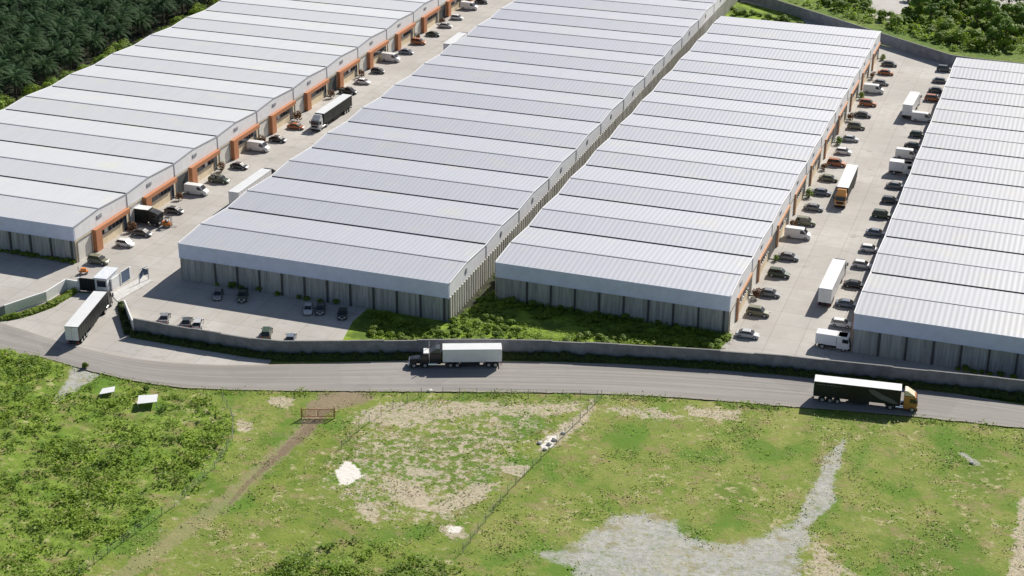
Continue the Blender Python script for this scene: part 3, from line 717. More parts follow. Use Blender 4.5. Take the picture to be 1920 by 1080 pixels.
def van(long=True):
    E = empty('van', (0, 0, -60)); E['category'] = 'van'
    L = 5.6; h = L/2; w = .98; top = 2.35; c = MB(); zl = .28
    def sec(x, zt, ww): return [Vector((x, y, z)) for y, z in ((-ww, zl), (ww, zl), (ww, zt*.55), (ww*.95, zt-.12), (ww*.85, zt), (-ww*.85, zt), (-ww*.95, zt-.12), (-ww, zt*.55))]
    c.loft([sec(-h, top-.08, w*.95), sec(-h+.1, top, w), sec(.9, top, w), sec(1.25, top-.06, w*.99), sec(2.05, 1.35, w*.97), sec(2.55, 1.12, w*.93), sec(h, .85, w*.82)])
    c.build('body', PAINT['white'], E, bevel=.03)
    a = [Vector((1.98, -w*.80, 1.42)), Vector((1.98, w*.80, 1.42)), Vector((1.31, w*.78, 2.22)), Vector((1.31, -w*.78, 2.22))]
    quad_panel(a, .05, .04).build('windscreen', M['glass'], E)
    for sy in (-1, 1):
        c = MB(); yv = sy*w*.975; c.hexa([Vector((x, yy, z)) for (yy) in sorted((yv-sy*.05, yv+sy*.035)) for x, z in ((.55, 1.35), (1.75, 1.35), (1.2, 2.05), (.55, 2.05))]); c.build('side_window', M['glass'], E)
        c = MB(); c.box(h-.25, h-.03, sy*.66-.16, sy*.66+.16, .72, .9); c.build('headlight', M['lamp'], E)
        c = MB(); c.box(-h-.02, -h+.04, sy*.8-.09, sy*.8+.09, .8, 1.4); c.build('tail_light', M['tail'], E)
        c = MB(); c.box(1.45, 1.6, sy*1.14-.1, sy*1.14+.1, 1.35, 1.65); c.build('mirror', M['chassis'], E)
        for sx in (-1.75, 1.75): wheel(E, sx, sy*(w-.1), .36, .24, True, sy)
    return E
def truck_wheels(E, xs, ys=1.02, r=.5):
    for x in xs:
        for sy in (-1, 1): wheel(E, x, sy*ys, r, .42, True, sy)
def cabover(E, x0, pmat, H=3.6, roofm=None):
    """flat-fronted cab, nose at x0+2.3"""
    c = MB(); ww = 1.22
    def sec(z, xa, xb, w_): return [Vector((x, y, z)) for x, y in ((xa, -w_), (xb-.12, -w_), (xb, -w_+.2), (xb, w_-.2), (xb-.12, w_), (xa, w_))]
    c.loft([sec(.55, x0, x0+2.3, ww), sec(1.7, x0, x0+2.36, ww), sec(2.7, x0, x0+2.12, ww*.98), sec(3.0, x0, x0+1.95, ww*.96)])
    c.build('cab', pmat, E, bevel=.05)
    c = MB(); c.loft([[Vector((x0+.05, y, 3.0)) for y in (-ww*.9, ww*.9)]+[Vector((x0+1.85, y, 3.0)) for y in (ww*.9, -ww*.9)],
                      [Vector((x0+.05, y, H+.35)) for y in (-ww*.85, ww*.85)]+[Vector((x0+.55, y, H+.3)) for y in (ww*.82, -ww*.82)]]); c.build('wind_deflector', roofm or pmat, E, bevel=.08)
    quad_panel([Vector((x0+2.375, -1.12, 1.75)), Vector((x0+2.375, 1.12, 1.75)), Vector((x0+2.14, 1.1, 2.68)), Vector((x0+2.14, -1.1, 2.68))], .05, .05).build('windscreen', M['glass'], E)
    for sy in (-1, 1):
        c = MB(); c.box(x0+1.0, x0+1.95, sy*ww-.03, sy*ww+.03, 1.8, 2.55); c.build('side_window', M['glass'], E)
        c = MB(); c.box(x0+2.25, x0+2.42, sy*.85-.22, sy*.85+.22, .75, .98); c.build('headlight', M['lamp'], E)
        c = MB(); c.box(x0+1.95, x0+2.15, sy*1.45-.12, sy*1.45+.12, 1.9, 2.6); c.build('mirror', M['chassis'], E)
    c = MB(); c.box(x0+2.2, x0+2.45, -1.2, 1.2, .35, .62); c.build('bumper', M['chassis'], E)
    c = MB(); c.box(x0+2.30, x0+2.40, -.8, .8, 1.05, 1.55); c.build('grille', M['chassis'], E)
def trailer(E, xa, xb, H=4.0, side=None, roofm=None, z0=1.15, wheels=(), vw=1.27):
    c = MB(); c.box(xa, xb, -vw, vw, z0, H-.06)
    x = xa+.6
    while x < xb-.3:
        c.box(x-.04, x+.04, -vw-.025, vw+.025, z0+.05, H-.12); x += 1.2
    tb = c.build('trailer_box', side or M['boxwhite'], E, bevel=.0)
    for sy in (-1, 1):
        c = MB(); y1, y2 = sorted((sy*.03, sy*(vw-.03))); c.box(xa-.06, xa-.004, y1, y2, z0+.08, H-.12); c.tube([(xa-.09, sy*.35, z0+.1), (xa-.09, sy*.35, H-.2)], .025, 5); c.build('rear_door', M['boxwhite'], E)
    c = MB(); c.box(xa-.02, xb+.02, -vw-.04, vw+.04, H-.055, H+.02); c.build('trailer_roof', roofm or M['boxroof'], E)
    c = MB(); c.box(xa+.2, xb-.4, -.5, .5, .75, z0-.003); c.box(xa+.05, xa+.15, -1.2, 1.2, .45, .6); c.build('chassis', M['chassis'], E)
    for sy in (-1, 1):
        c = MB(); c.box(xa-.04, xa+.05, sy*1.0-.15, sy*1.0+.15, .62, .78); c.build('tail_light', M['tail'], E)
        c = MB(); c.box((xa+xb)/2-1.4, (xa+xb)/2+2.2, sy*1.1-.03, sy*1.1+.03, .55, z0-.01); c.build('side_skirt', M['chassis'], E)
    truck_wheels(E, wheels)
def semi(name, label, pos, rz, side, cabp, L=16.0, H=4.0, roofm=None, style='coe', tl=None):
    """pos: middle of the trailer on the ground; nose towards +x"""
    E = empty(name, (pos.x, pos.y, 0.06), rz); tag(E, label, 'truck', 'trucks')
    h = L/2
    hub = [-h+1.6, -h+2.9, -h+4.2]
    trailer(E, -h, h, H, side, roofm, wheels=hub)
    c = MB(); c.box(h-2.6, h+2.6, -.45, .45, .5, .95); c.build('tractor_frame', M['chassis'], E)
    cabover(E, h+.55, cabp, H-.45, tl)
    truck_wheels(E, [h-1.6, h+2.1])
    for sy in (-1, 1):
        c = MB()
        c.loft([[Vector((x, sy*1.0+.3*math.cos(a), .75+.3*math.sin(a))) for a in [k*math.pi/5 for k in range(10)]] for x in (h-.7, h+.55)]); c.build('fuel_tank', M['chrome'], E)
    return E
def mid(a, b, z=4.0):
    A = G(*a, z); B = G(*b, z); m_ = (A+B)/2; d = B-A; return m_, math.atan2(d.y, d.x), d.length
# T3 gate, T2 road, T5 silver, T6/T7 half hidden, T8 amber, T9/T10 white
m_, a_, l_ = mid((133, 613), (188, 547)); semi('semi_truck', 'truck with a long white roofed, dark sided trailer driving in through the gate', m_, a_, M['boxblack'], PAINT['black'], 16, 4)
m_, a_, l_ = mid((1528, 709), (1691, 727)); T2_ = semi('semi_truck', 'orange and cream truck with a black curtain trailer driving along the road', m_, a_, M['boxblack'], PAINT['gold'], 14.8, 4, None, 'coe', PAINT['cream'])
c = MB(); hx2 = 7.4
sw = [(hx2-.3, 1.45), (hx2-1.2, 2.1), (hx2-2.8, 2.75), (hx2-4.6, 3.6), (hx2-5.6, 3.6), (hx2-5.0, 2.8), (hx2-3.6, 2.0), (hx2-2.2, 1.6), (hx2-1.0, 1.3)]
for yy in (-1.32, 1.32):
    c.loft([[Vector((x_, y_, z_)) for x_, z_ in sw] for y_ in (yy-.01, yy+.01)])
c.build('curtain_swoosh', M['swoosh'], T2_)
c = MB()
for yy in (-1.32, 1.32):
    xx = -6.9
    while xx < -2.9: c.box(xx, xx+.42, yy-.01, yy+.01, 3.42, 3.58); xx += .55
c.build('curtain_lettering', M['swoosh'], T2_)
m_, a_, l_ = mid((652, 177), (598, 213)); semi('semi_truck', 'silver cabbed truck with a white topped black trailer before the orange shop fronts', m_, a_, M['boxblack'], PAINT['silver'], 16.8, 4)
m_, a_, l_ = mid((437, 361), (500, 317)); semi('semi_truck', 'white trailer truck with black cab, nearest of two half hidden by the pale grey roof', m_, a_, M['boxwhite'], PAINT['black'], 16, 4)
m_, a_, l_ = mid((835, 82), (872, 62)); semi('semi_truck', 'small far white trailer truck peeping above the pale grey roof edge near the top', m_, R_(90), M['boxwhite'], PAINT['black'], 12.8, 4)
m_, a_, l_ = mid((1599, 309), (1580, 352)); semi('semi_truck', 'amber cabbed truck with white trailer facing the camera in the truck yard', m_, a_, M['boxblack'], PAINT['amber'], 16, 4, None, 'coe', PAINT['amber'])
m_, a_, l_ = mid((1547, 544), (1574, 487)); semi('semi_truck', 'white trailer truck seen from behind at the near end of the truck yard', m_, a_, M['boxwhite'], PAINT['grey'], 15.6, 4.1)
m_, a_, l_ = mid((1702, 197), (1716, 173)); semi('semi_truck', 'white trailer truck seen from behind at the far end of the truck yard', m_, a_, M['boxwhite'], PAINT['white'], 12, 4)
# conventional truck on the road
m_, a_, l_ = mid((830, 651), (940, 650), 3.7)
E = empty('semi_truck', (m_.x, m_.y, .1), a_+math.pi); tag(E, 'long nosed black truck with a plain white trailer on the road below the wall', 'truck', 'trucks')
trailer(E, -l_/2, l_/2, 3.7, M['boxwhite'], M['boxroof'], 1.2, wheels=(-l_/2+1.1, -l_/2+2.3, l_/2-2.6, l_/2-1.4))
hx = l_/2
c = MB(); c.box(hx+.35, hx+2.35, -1.18, 1.18, .7, 2.9); c.build('sleeper', PAINT['black'], E, bevel=.08)
c = MB(); c.loft([[Vector((hx+.5, y, 2.9)) for y in (-1.1, 1.1)]+[Vector((hx+2.3, y, 2.9)) for y in (1.1, -1.1)], [Vector((hx+.5, y, 3.75)) for y in (-1.0, 1.0)]+[Vector((hx+1.2, y, 3.7)) for y in (.95, -.95)]]); c.build('wind_deflector', PAINT['dark_grey'], E, bevel=.06)
c = MB(); c.loft([[Vector((x, y, .75)) for x, y in ((hx+2.36, -1.15), (hx+4.0, -1.12), (hx+4.0, 1.12), (hx+2.36, 1.15))], [Vector((x, y, 1.75)) for x, y in ((hx+2.36, -1.15), (hx+4.0, -1.1), (hx+4.0, 1.1), (hx+2.36, 1.15))], [Vector((x, y, 2.75)) for x, y in ((hx+2.36, -1.05), (hx+3.45, -1.0), (hx+3.45, 1.0), (hx+2.36, 1.05))]]); c.build('cab', PAINT['black'], E, bevel=.05)
c = MB(); c.box(hx+2.36, hx+3.5, -1.08, 1.08, 2.76, 2.95); c.build('cab_roof', PAINT['white'], E, bevel=.06)
c = MB(); c.loft([section(hx+3.9, .8, 1.75, .85), section(hx+5.2, .75, 1.68, .78), section(hx+6.0, .7, 1.55, .68)]); c.build('hood', PAINT['black'], E, bevel=.03)
for sy in (-1, 1):
    c = MB(); c.loft([[Vector((x, sy*.95+dy, z)) for dy, z in ((-.22, .95), (.22, .95), (.22, zt), (-.22, zt))] for x, zt in ((hx+4.3, 1.05), (hx+4.8, 1.4), (hx+5.5, 1.38), (hx+6.0, 1.0))]); c.build('fender', PAINT['black'], E, bevel=.03)
    c = MB(); c.tube([(hx+2.42, sy*1.25, .9), (hx+2.42, sy*1.25, 4.1)], .09, 8); c.build('exhaust_stack', M['chrome'], E)
    c = MB(); c.loft([[Vector((x, sy*1.02+.33*math.cos(k*math.pi/6), .72+.33*math.sin(k*math.pi/6))) for k in range(12)] for x in (hx+1.0, hx+2.6)]); c.build('fuel_tank', M['chrome'], E)
    c = MB(); c.box(hx+2.7, hx+3.6, sy*1.12-.03, sy*1.12+.03, 1.85, 2.5); c.build('side_window', M['glass'], E)
    c = MB(); c.box(hx+5.95, hx+6.08, sy*.88-.16, sy*.88+.16, 1.0, 1.2); c.build('headlight', M['lamp'], E)
quad_panel([Vector((hx+3.98, -1.0, 1.85)), Vector((hx+3.98, 1.0, 1.85)), Vector((hx+3.5, .95, 2.68)), Vector((hx+3.5, -.95, 2.68))], .05, .05).build('windscreen', M['glass'], E)
c = MB(); c.box(hx+6.0, hx+6.08, -.62, .62, .75, 1.5); c.build('grille', M['chrome'], E)
c = MB(); c.box(hx+6.05, hx+6.25, -1.15, 1.15, .42, .72); c.build('bumper', M['chrome'], E)
c = MB(); c.box(hx-2.5, hx+5.6, -.42, .42, .55, .8); c.build('tractor_frame', M['chassis'], E)
truck_wheels(E, [hx+5.2, hx+3.2], .98, .5)

def box_truck(label, pos, rz, side, cabp, L, H, name='box_truck'):
    E = empty(name, (pos.x, pos.y, .015), rz); tag(E, label, 'truck', 'box trucks'); h = L/2
    trailer(E, -h, h-2.4, H, side, None, .95, wheels=(-h+1.3,), vw=1.12)
    cabover(E, h-2.3, cabp, H-.6)
    truck_wheels(E, [h-1.0], .92, .42)
    return E
box_truck('black box truck backed up to the second shop front, nearest on the orange side', G(274, 408, 1.4), R_(2), M['boxblack'], PAINT['black'], 7.2, 3.7)
box_truck('white box truck nosing to the right hand warehouse, midway up the truck yard', G(1690, 317, 1.2), R_(0), M['boxwhite'], PAINT['white'], 5.6, 3.2)
box_truck('white box truck at the near right corner of the truck yard by the wall', G(1562, 641, 1.2), R_(0), M['boxwhite'], PAINT['white'], 6.2, 3.0)

# forklift
p_ = G(315, 425); E = empty('forklift', (p_.x, p_.y, .012), R_(10)); tag(E, 'small orange forklift standing in the yard beside the black box truck', 'forklift')
c = MB(); c.box(-1.1, .7, -.55, .55, .3, 1.0); c.box(-1.15, -.5, -.5, .5, 1.0, 1.25); c.build('body', M['hiviz'], E, bevel=.06)
c = MB(); c.box(-.35, .15, -.28, .28, 1.0, 1.15); c.box(-.45, -.33, -.28, .28, 1.1, 1.6); c.build('seat', M['chassis'], E)
c = MB()
for x, y in ((-.6, -.5), (-.6, .5), (.5, -.5), (.5, .5)): c.tube([(x, y, 1.0), (x*.9, y, 2.1)], .04, 6)
c.box(-.62, .52, -.55, .55, 2.1, 2.16); c.build('overhead_guard', M['chassis'], E)
c = MB(); c.box(.8, .9, -.4, -.3, .1, 2.3); c.box(.8, .9, .3, .4, .1, 2.3); c.box(.8, .9, -.3, .3, 2.2, 2.3); c.build('mast', M['frame'], E)
for sy in (-.25, .25):
    c = MB(); c.box(.92, 2.0, sy-.06, sy+.06, .12, .18); c.build('fork', M['frame'], E)
for x, y in ((-.75, -1), (-.75, 1), (.45, -1), (.45, 1)): wheel(E, x, y*.52, .28, .2, True, y)
# small machine by the gatehouse roof
p_ = G(157, 508, .6); E = empty('handcart', (p_.x, p_.y, .012), R_(30)); tag(E, 'small orange and black cart parked behind the gatehouse', 'cart')
c = MB(); c.box(-.9, .9, -.5, .5, .45, .62); c.build('deck', M['hiviz'], E, bevel=.03)
c = MB(); c.tube([(-.9, -.45, .6), (-1.1, -.45, 1.5), (-1.1, .45, 1.5), (-.9, .45, .6)], .04, 6); c.build('handle', M['chassis'], E)
c = MB(); c.box(-.6, .5, -.4, .4, .63, 1.25); c.build('crate', M['hiviz'], E, bevel=.04)
for x, y in ((-.6, -1), (-.6, 1), (.6, -1), (.6, 1)): wheel(E, x, y*.45, .2, .12, True, y)

PROTO = {k: car(k) for k in ('saloon', 'hatchback', 'suv', 'pickup')}; PROTO['van'] = van()
KM = kidmap_of(None)
USED = set(); SEEN = {}
ORD = ['', 'second', 'third', 'fourth', 'fifth', 'sixth', 'seventh', 'eighth', 'ninth', 'tenth', 'eleventh', 'twelfth', 'thirteenth', 'fourteenth', 'fifteenth', 'sixteenth', 'seventeenth', 'eighteenth', 'nineteenth', 'twentieth']
def place(kind, colr, label, group, u, v, rz, z=.75):
    p = G(u, v, z); p.z = .014; pr = PROTO[kind]
    r, objs = copy_tree(pr, KM, p, rz)
    r.name = 'van' if kind == 'van' else 'car'
    for o in objs:
        if o.type == 'MESH' and o.name.startswith('body'):
            o.material_slots[0].link = 'OBJECT'; o.material_slots[0].material = PAINT[colr]
    assert label not in SEEN, label
    SEEN[label] = 1
    assert 4 <= len(label.split()) <= 16, label
    tag(r, label, 'van' if kind == 'van' else 'car', group)
NICE = dict(white='white', silver='silver', grey='mid grey', dark_grey='dark grey', black='black', orange='orange', dark_green='dark green', olive='olive grey', blue_grey='blue grey', yellow_green='yellow green')
def row(lst, where, group, jit=2.0):
    nm = [f"{NICE[c]} {k}" for k, c, u, v in lst]
    for i, (k, c, u, v) in enumerate(lst):
        nth = 'nearest the road' if i == 0 else ('farthest from the road' if i == len(lst)-1 else None)
        nb = ''
        if i == 0: lab = f"{nm[i]}, first from the road {where}"
        elif i == len(lst)-1: lab = f"{nm[i]}, last from the road {where}"
        else: lab = f"{nm[i]} between {nm[i-1]} and {nm[i+1]} {where}"
        if lab in SEEN: lab = f"{nm[i]}, {ORD[i]} from the road {where}"
        place(k, c, lab, group, u, v, R_(RNG.uniform(-jit, jit)))
row([('suv', 'olive', 185, 487), ('hatchback', 'white', 235, 455), ('saloon', 'dark_grey', 267, 435), ('saloon', 'dark_grey', 327, 393), ('van', 'white', 369, 358), ('pickup', 'dark_green', 411, 336), ('saloon', 'dark_grey', 449, 310),
     ('van', 'white', 485, 277), ('saloon', 'black', 521, 260), ('saloon', 'orange', 555, 236), ('pickup', 'black', 653, 170), ('saloon', 'white', 680, 152), ('hatchback', 'dark_grey', 709, 132), ('van', 'white', 733, 110), ('saloon', 'blue_grey', 762, 96), ('suv', 'orange', 785, 78), ('saloon', 'dark_green', 812, 63), ('saloon', 'silver', 835, 47), ('hatchback', 'white', 857, 32), ('van', 'white', 880, 13), ('saloon', 'black', 903, 2)],
    'along the orange framed shop fronts', 'vehicles parked along the orange shop fronts')
row([('saloon', 'silver', 1402, 625), ('suv', 'olive', 1422, 584), ('saloon', 'grey', 1443, 548), ('suv', 'dark_green', 1461, 512), ('saloon', 'grey', 1479, 480), ('van', 'white', 1496, 440), ('suv', 'olive', 1511, 415), ('saloon', 'grey', 1526, 388), ('saloon', 'blue_grey', 1541, 359), ('saloon', 'olive', 1554, 333), ('suv', 'orange', 1569, 305), ('hatchback', 'white', 1582, 283), ('saloon', 'silver', 1594, 259), ('suv', 'olive', 1606, 236), ('saloon', 'dark_grey', 1618, 214), ('suv', 'orange', 1628, 193), ('van', 'white', 1638, 169), ('saloon', 'grey', 1652, 154), ('saloon', 'orange', 1661, 135), ('saloon', 'dark_grey', 1668, 119)],
    'by the tan warehouse front', 'vehicles parked by the tan warehouse front')
row([('hatchback', 'white', 1578, 605), ('saloon', 'blue_grey', 1588, 568), ('saloon', 'black', 1603, 532), ('hatchback', 'white', 1617, 495), ('hatchback', 'white', 1631, 465), ('saloon', 'blue_grey', 1643, 435), ('suv', 'dark_green', 1655, 402), ('hatchback', 'dark_grey', 1670, 374), ('saloon', 'grey', 1680, 347), ('van', 'white', 1701, 291), ('saloon', 'black', 1713, 272), ('hatchback', 'dark_green', 1721, 251), ('van', 'white', 1730, 222), ('suv', 'orange', 1750, 184), ('saloon', 'dark_grey', 1757, 168), ('saloon', 'grey', 1764, 150), ('suv', 'dark_grey', 1772, 129)],
    'under the right hand eave', 'vehicles parked under the right hand eave')
LOT = 'cars in the small front car park'
place('saloon', 'grey', 'mid grey saloon by the wall, leftmost in the small front car park', LOT, 309, 594, R_(112))
place('saloon', 'dark_grey', 'dark saloon by the wall, beside the silver hatchback in the front car park', LOT, 350, 602, R_(112))
place('hatchback', 'silver', 'silver hatchback by the wall, tight beside a dark saloon', LOT, 371, 605, R_(112))
place('suv', 'dark_green', 'dark olive car parked against the boundary wall', LOT, 500, 623, R_(110))
place('saloon', 'blue_grey', 'blue grey saloon half hidden behind the wall, next to the grass', LOT, 545, 633, R_(110))
place('saloon', 'grey', 'mid grey saloon alone in the building shade, leftmost under the wall', LOT, 409, 550, R_(292))
place('pickup', 'dark_green', 'dark green pickup in the building shade beside a mid grey saloon', LOT, 455, 553, R_(292))
place('saloon', 'silver', 'silver saloon in the building shade, right next to a dark one', LOT, 578, 577, R_(292))
place('saloon', 'dark_grey', 'dark saloon in the building shade, right next to a silver one', LOT, 601, 577, R_(292))
place('saloon', 'black', 'black saloon in the building shade at the edge of the shrubs', LOT, 642, 586, R_(292))
for pr in PROTO.values():
    for o in [c for c in KM.get(pr.name, [])]: bpy.data.objects.remove(o)
    bpy.data.objects.remove(pr)

# ------------------------------------------------------------------ vegetation
def leaf_blob(mb, c, rx, ry, rz, n, size, rng, mi=0, lobes=5):
    lob = [(Vector((rng.uniform(-1, 1), rng.uniform(-1, 1), rng.uniform(-.3, 1))).normalized(), rng.uniform(.55, 1.0)) for _ in range(lobes)]
    for _ in range(n):
        d, k = lob[rng.randrange(lobes)]
        e = Vector((rng.gauss(0, 1), rng.gauss(0, 1), rng.gauss(0, 1))).normalized()
        q = d*.55*k + e*(.5*rng.uniform(.7, 1.05))
        if q.z < -.8: q.z = -q.z*.5
        p = c + Vector((q.x*rx, q.y*ry, q.z*rz))
        nr = (e + Vector((0, 0, .6)) + Vector((rng.uniform(-.5, .5), rng.uniform(-.5, .5), rng.uniform(-.3, .3)))).normalized()
        mb.leaf(p, nr, size*rng.uniform(.6, 1.3), .62, mi, rng)
def shrub_proto(seed, h, n, size, mat, woody=True, wd=1.0, name='shrub'):
    rng = random.Random(seed); E = empty(name, (0, 0, -60)); E['category'] = name
    c = MB(); leaf_blob(c, Vector((0, 0, h*.45)), h*.66*wd, h*.66*wd, h*.55, n, size, rng, 0, 7); c.build('foliage', mat, E, recalc=False)
    c = MB()
    for k in range(4):
        a = k*1.57+rng.uniform(-.4, .4); c.tube([(0, 0, 0), (math.cos(a)*h*.2, math.sin(a)*h*.2, h*.45)], [.05, .02], 5)
    c.build('stem', M['bark'], E); return E
def tree_proto(seed, h, cr, n, mat, name='tree'):
    rng = random.Random(seed); E = empty(name, (0, 0, -60)); E['category'] = 'tree'
    c = MB(); c.tube([(0, 0, -.3), (.1, 0, h*.3), (.05, .1, h*.65)], [.24, .17, .08], 7)
    cl = []
    for k in range(9):
        a = k*2.4; r = cr*rng.uniform(.3, .75); z = h*rng.uniform(.42, .92); r *= 1.0-.5*max(0, (z/h-.7)/.3); e = Vector((math.cos(a)*r, math.sin(a)*r, z)); cl.append(e)
        c.tube([(0.05, 0.05, h*rng.uniform(.25, .5)), tuple(e*.6+Vector((0, 0, h*.18))), tuple(e)], [.09, .05, .02], 5)
    c.build('trunk', M['bark'], E)
    c = MB()
    for e in cl+[Vector((0, 0, h*.82))]: leaf_blob(c, e, cr*.48, cr*.48, cr*.42, n//10, .34, rng, 0, 5)
    c.build('crown', mat, E, recalc=False); return E
def palm_proto(seed, h):
    rng = random.Random(seed); E = empty('palm_tree', (0, 0, -60)); E['category'] = 'palm'
    c = MB(); c.tube([(0, 0, -.3), (.1, 0, h*.5), (0, .1, h)], [.38, .3, .3], 8); c.build('trunk', M['bark'], E)
    c = MB(); n = 34
    for k in range(n):
        a = k*2.39996+rng.uniform(-.15, .15); t = k/n; el = 1.3-1.45*t+rng.uniform(-.1, .1); Lf = rng.uniform(4.6, 5.8)*(1-.2*(1-t)); p = Vector((0, 0, h)); pts = [p.copy()]
        dirh = Vector((math.cos(a), math.sin(a), 0)); ang = el
        for s in range(7):
            p = p + (dirh*math.cos(ang)+Vector((0, 0, math.sin(ang))))*(Lf/7); ang -= .12+.045*s*(.6+t); pts.append(p.copy())
        side = Vector((-dirh.y, dirh.x, 0))
        for s in range(1, 8):
            b0 = pts[s-1]; b1 = pts[s]; wd = .80*math.sin(math.pi*min(.97, (s+.6)/8.6))+.12; ax = (b1-b0)
            for sg in (-1, 1):
                for q in (0.0, .5):
                    o = b0+ax*q; tip = o+side*sg*wd*rng.uniform(.8, 1.1)+ax*rng.uniform(.5, .9)+Vector((0, 0, -.38*wd+rng.uniform(-.1, .12)))
                    c.add([o, o+ax*.40, tip], [(0, 1, 2)], 0)
    c.build('fronds', M['palm'], E, recalc=False); return E
def scatter(protos, spots, label, cat, group, rng, smin=.8, smax=1.25, z=-.05):
    km = kidmap_of(None)
    for i, (x, y) in enumerate(spots):
        pr = protos[i % len(protos)]; s = rng.uniform(smin, smax)
        r, _ = copy_tree(pr, km, (x, y, z), rng.uniform(0, 6.28), (s*rng.uniform(.85, 1.15), s*rng.uniform(.85, 1.15), s*rng.uniform(.85, 1.15)))
        tag(r, label, cat, group)
def drop(protos):
    km = kidmap_of(None)
    for pr in protos:
        for o in km.get(pr.name, []): bpy.data.objects.remove(o)
        bpy.data.objects.remove(pr)
rng = random.Random(21)
def inside(poly, x, y):
    r = False; n = len(poly)
    for i in range(n):
        a, b = poly[i], poly[(i+1) % n]
        if (a[1] > y) != (b[1] > y) and x < (b[0]-a[0])*(y-a[1])/(b[1]-a[1])+a[0]: r = not r
    return r
# palms behind the leftmost warehouse
palms = [palm_proto(50+k, h) for k, h in enumerate((5.2, 6.0, 4.6, 5.6))]
spots = []
pz = 7.0
for j in range(-2, 26):
    for i in range(0, 16):
        x = -265-i*6.4-(3.2 if j % 2 else 0)+rng.uniform(-1, 1); y = 325+j*6.4+rng.uniform(-1, 1)
        d = Vector((x, y, 5))-Vector((0, 0, CZ)); zc = d.dot(_fw); u = 960+F*d.dot(_rt)/zc; v = 540-F*d.dot(_up)/zc
        if -70 < u < 520 and -75 < v < 330: spots.append((x, y))
scatter(palms, spots, 'dark green oil palm in the dense plantation behind the leftmost warehouse', 'palm', 'palms of the plantation', rng, .85, 1.15); drop(palms)
o = sheet('plantation_floor', [(-450, 250), (-253.5, 250), (-253.5, 600), (-450, 600)], -.2, M['soil'])
# bright bushes along the edge of the plantation
bush = [shrub_proto(80+k, h, 420, .32, M['bush'], name='bush') for k, h in enumerate((4.2, 5.0, 3.6))]
spots = [(-255.5-rng.uniform(0, 6.5), 335+k*2.7+rng.uniform(-1, 1)) for k in range(56)]
scatter(bush, spots, 'bright green bush between the palms and the leftmost roof', 'bush', 'bushes beside the leftmost roof', rng, .65, 1.15)
# bushes and trees beyond the rear wall
nwl = [Vector(p[:2]) for p in nw]
spots = []
tries = 0
while len(spots) < 225 and tries < 9000:
    tries += 1
    u = rng.uniform(1400, 1940); v = rng.uniform(-45, 125); p = G(u, v)
    top = -16+(u-1440)*.318 if u < 1790 else 96+(u-1790)*.1
    if v > top-9: continue
    if 1640 < u < 1702 and v < 32 and rng.random() < .97: continue
    if 1842 < u < 1925 and v < 16 and rng.random() < .96: continue
    if all((p.x-a)**2+(p.y-b)**2 > 4.0 for a, b in spots): spots.append((p.x, p.y))
sh2 = [shrub_proto(90+k, h, 460, .29, M['bush'] if k % 2 else M['shrub'], name='bush') for k, h in enumerate((2.2, 2.9, 1.8, 2.5))]
scatter(sh2, spots, 'round green bush in the scrub beyond the rear boundary wall', 'bush', 'bushes beyond the rear wall', rng, .8, 1.7, -.3)
tr = [tree_proto(120+k, h, cr, 1500, M['treeleaf']) for k, (h, cr) in enumerate(((7.5, 3.4), (9, 3.8), (6.5, 3.2)))]
tsp = [(1745, 42), (1775, 30), (1800, 22), (1835, 30), (1850, 52), (1872, 66), (1905, 46), (1720, 30), (1760, 12), (1815, 3), (1890, 28), (1925, 60), (1860, 86), (1885, 82), (1945, 40), (1735, -5), (1790, -12), (1840, -10), (1830, 52)]
scatter(tr, [tuple(G(u, v)[:2]) for u, v in tsp], 'taller leafy green tree among the bushes beyond the rear wall', 'tree', 'trees beyond the rear wall', rng, .8, 1.15, -.3); drop(tr)
def ragged(cu, cv, ru_, rv_, n=26, seed=1):
    r_ = random.Random(seed); return [G(cu+ru_*math.cos(t)*k, cv+rv_*math.sin(t)*k) for t, k in [(2*math.pi*i/n, r_.uniform(.75, 1.15)) for i in range(n)]]
M['gravel'] = paving('pale gravel', (.46, .44, .42), 900, False)
sheet('gravel_clearing', ragged(1668, 6, 42, 38, 30, 3), -.30, M['gravel'])
sheet('gravel_clearing', ragged(1888, 0, 50, 24, 30, 4), -.30, M['gravel'])

# planted strip between the middle warehouses and the road wall
def strip_mat():
    x = N('strip grass'); a = x.noise(.25, 4, .6); b = x.noise(1.6, 4, .7)
    d = x.mix(x.ramp(a, .4, .62), (.10, .16, .025), (.25, .35, .045)); d = x.mix(x.ramp(b, .45, .7, 0, .5), d, (.08, .12, .02)); x.bump(b, .6, .2); return x.fin(d, .95, 0, .15)
sm = strip_mat()
strip = [G(u, v) for u, v in [(636, 650), (662, 602), (690, 578), (843, 604), (925, 548), (936, 548), (1372, 627), (1362, 640), (1340, 668), (1200, 662), (1050, 656), (900, 655), (760, 656)]]
sheet('grass_strip', strip, .03, sm)
strip_b = [G(u, v) for u, v in [(880, 583), (925, 548), (936, 548), (1372, 627), (1362, 640), (1345, 662), (1200, 656), (1050, 650), (900, 650), (760, 650), (700, 640), (690, 585), (843, 607)]]
sp = []; tries = 0
wl2 = [Vector(p[:2]) for p in wb]
while len(sp) < 195 and tries < 9000:
    tries += 1; u = rng.uniform(650, 1375); v = rng.uniform(550, 660); p = G(u, v)
    if not inside(strip_b, p.x, p.y): continue
    if 975 < u < 1075 and 598 < v < 640: continue
    if 700 < u < 830 and v < 595+(u-680)*.12: continue
    if all((p.x-a)**2+(p.y-b)**2 > 1.5 for a, b in sp): sp.append((p.x, p.y))
sh3 = [shrub_proto(140+k, h, 380, .20, M['shrub'] if k % 2 else M['bush'], wd=wd_) for k, (h, wd_) in enumerate(((1.0, 1.5), (1.6, 1.1), (.9, 1.7), (1.2, 1.2)))]
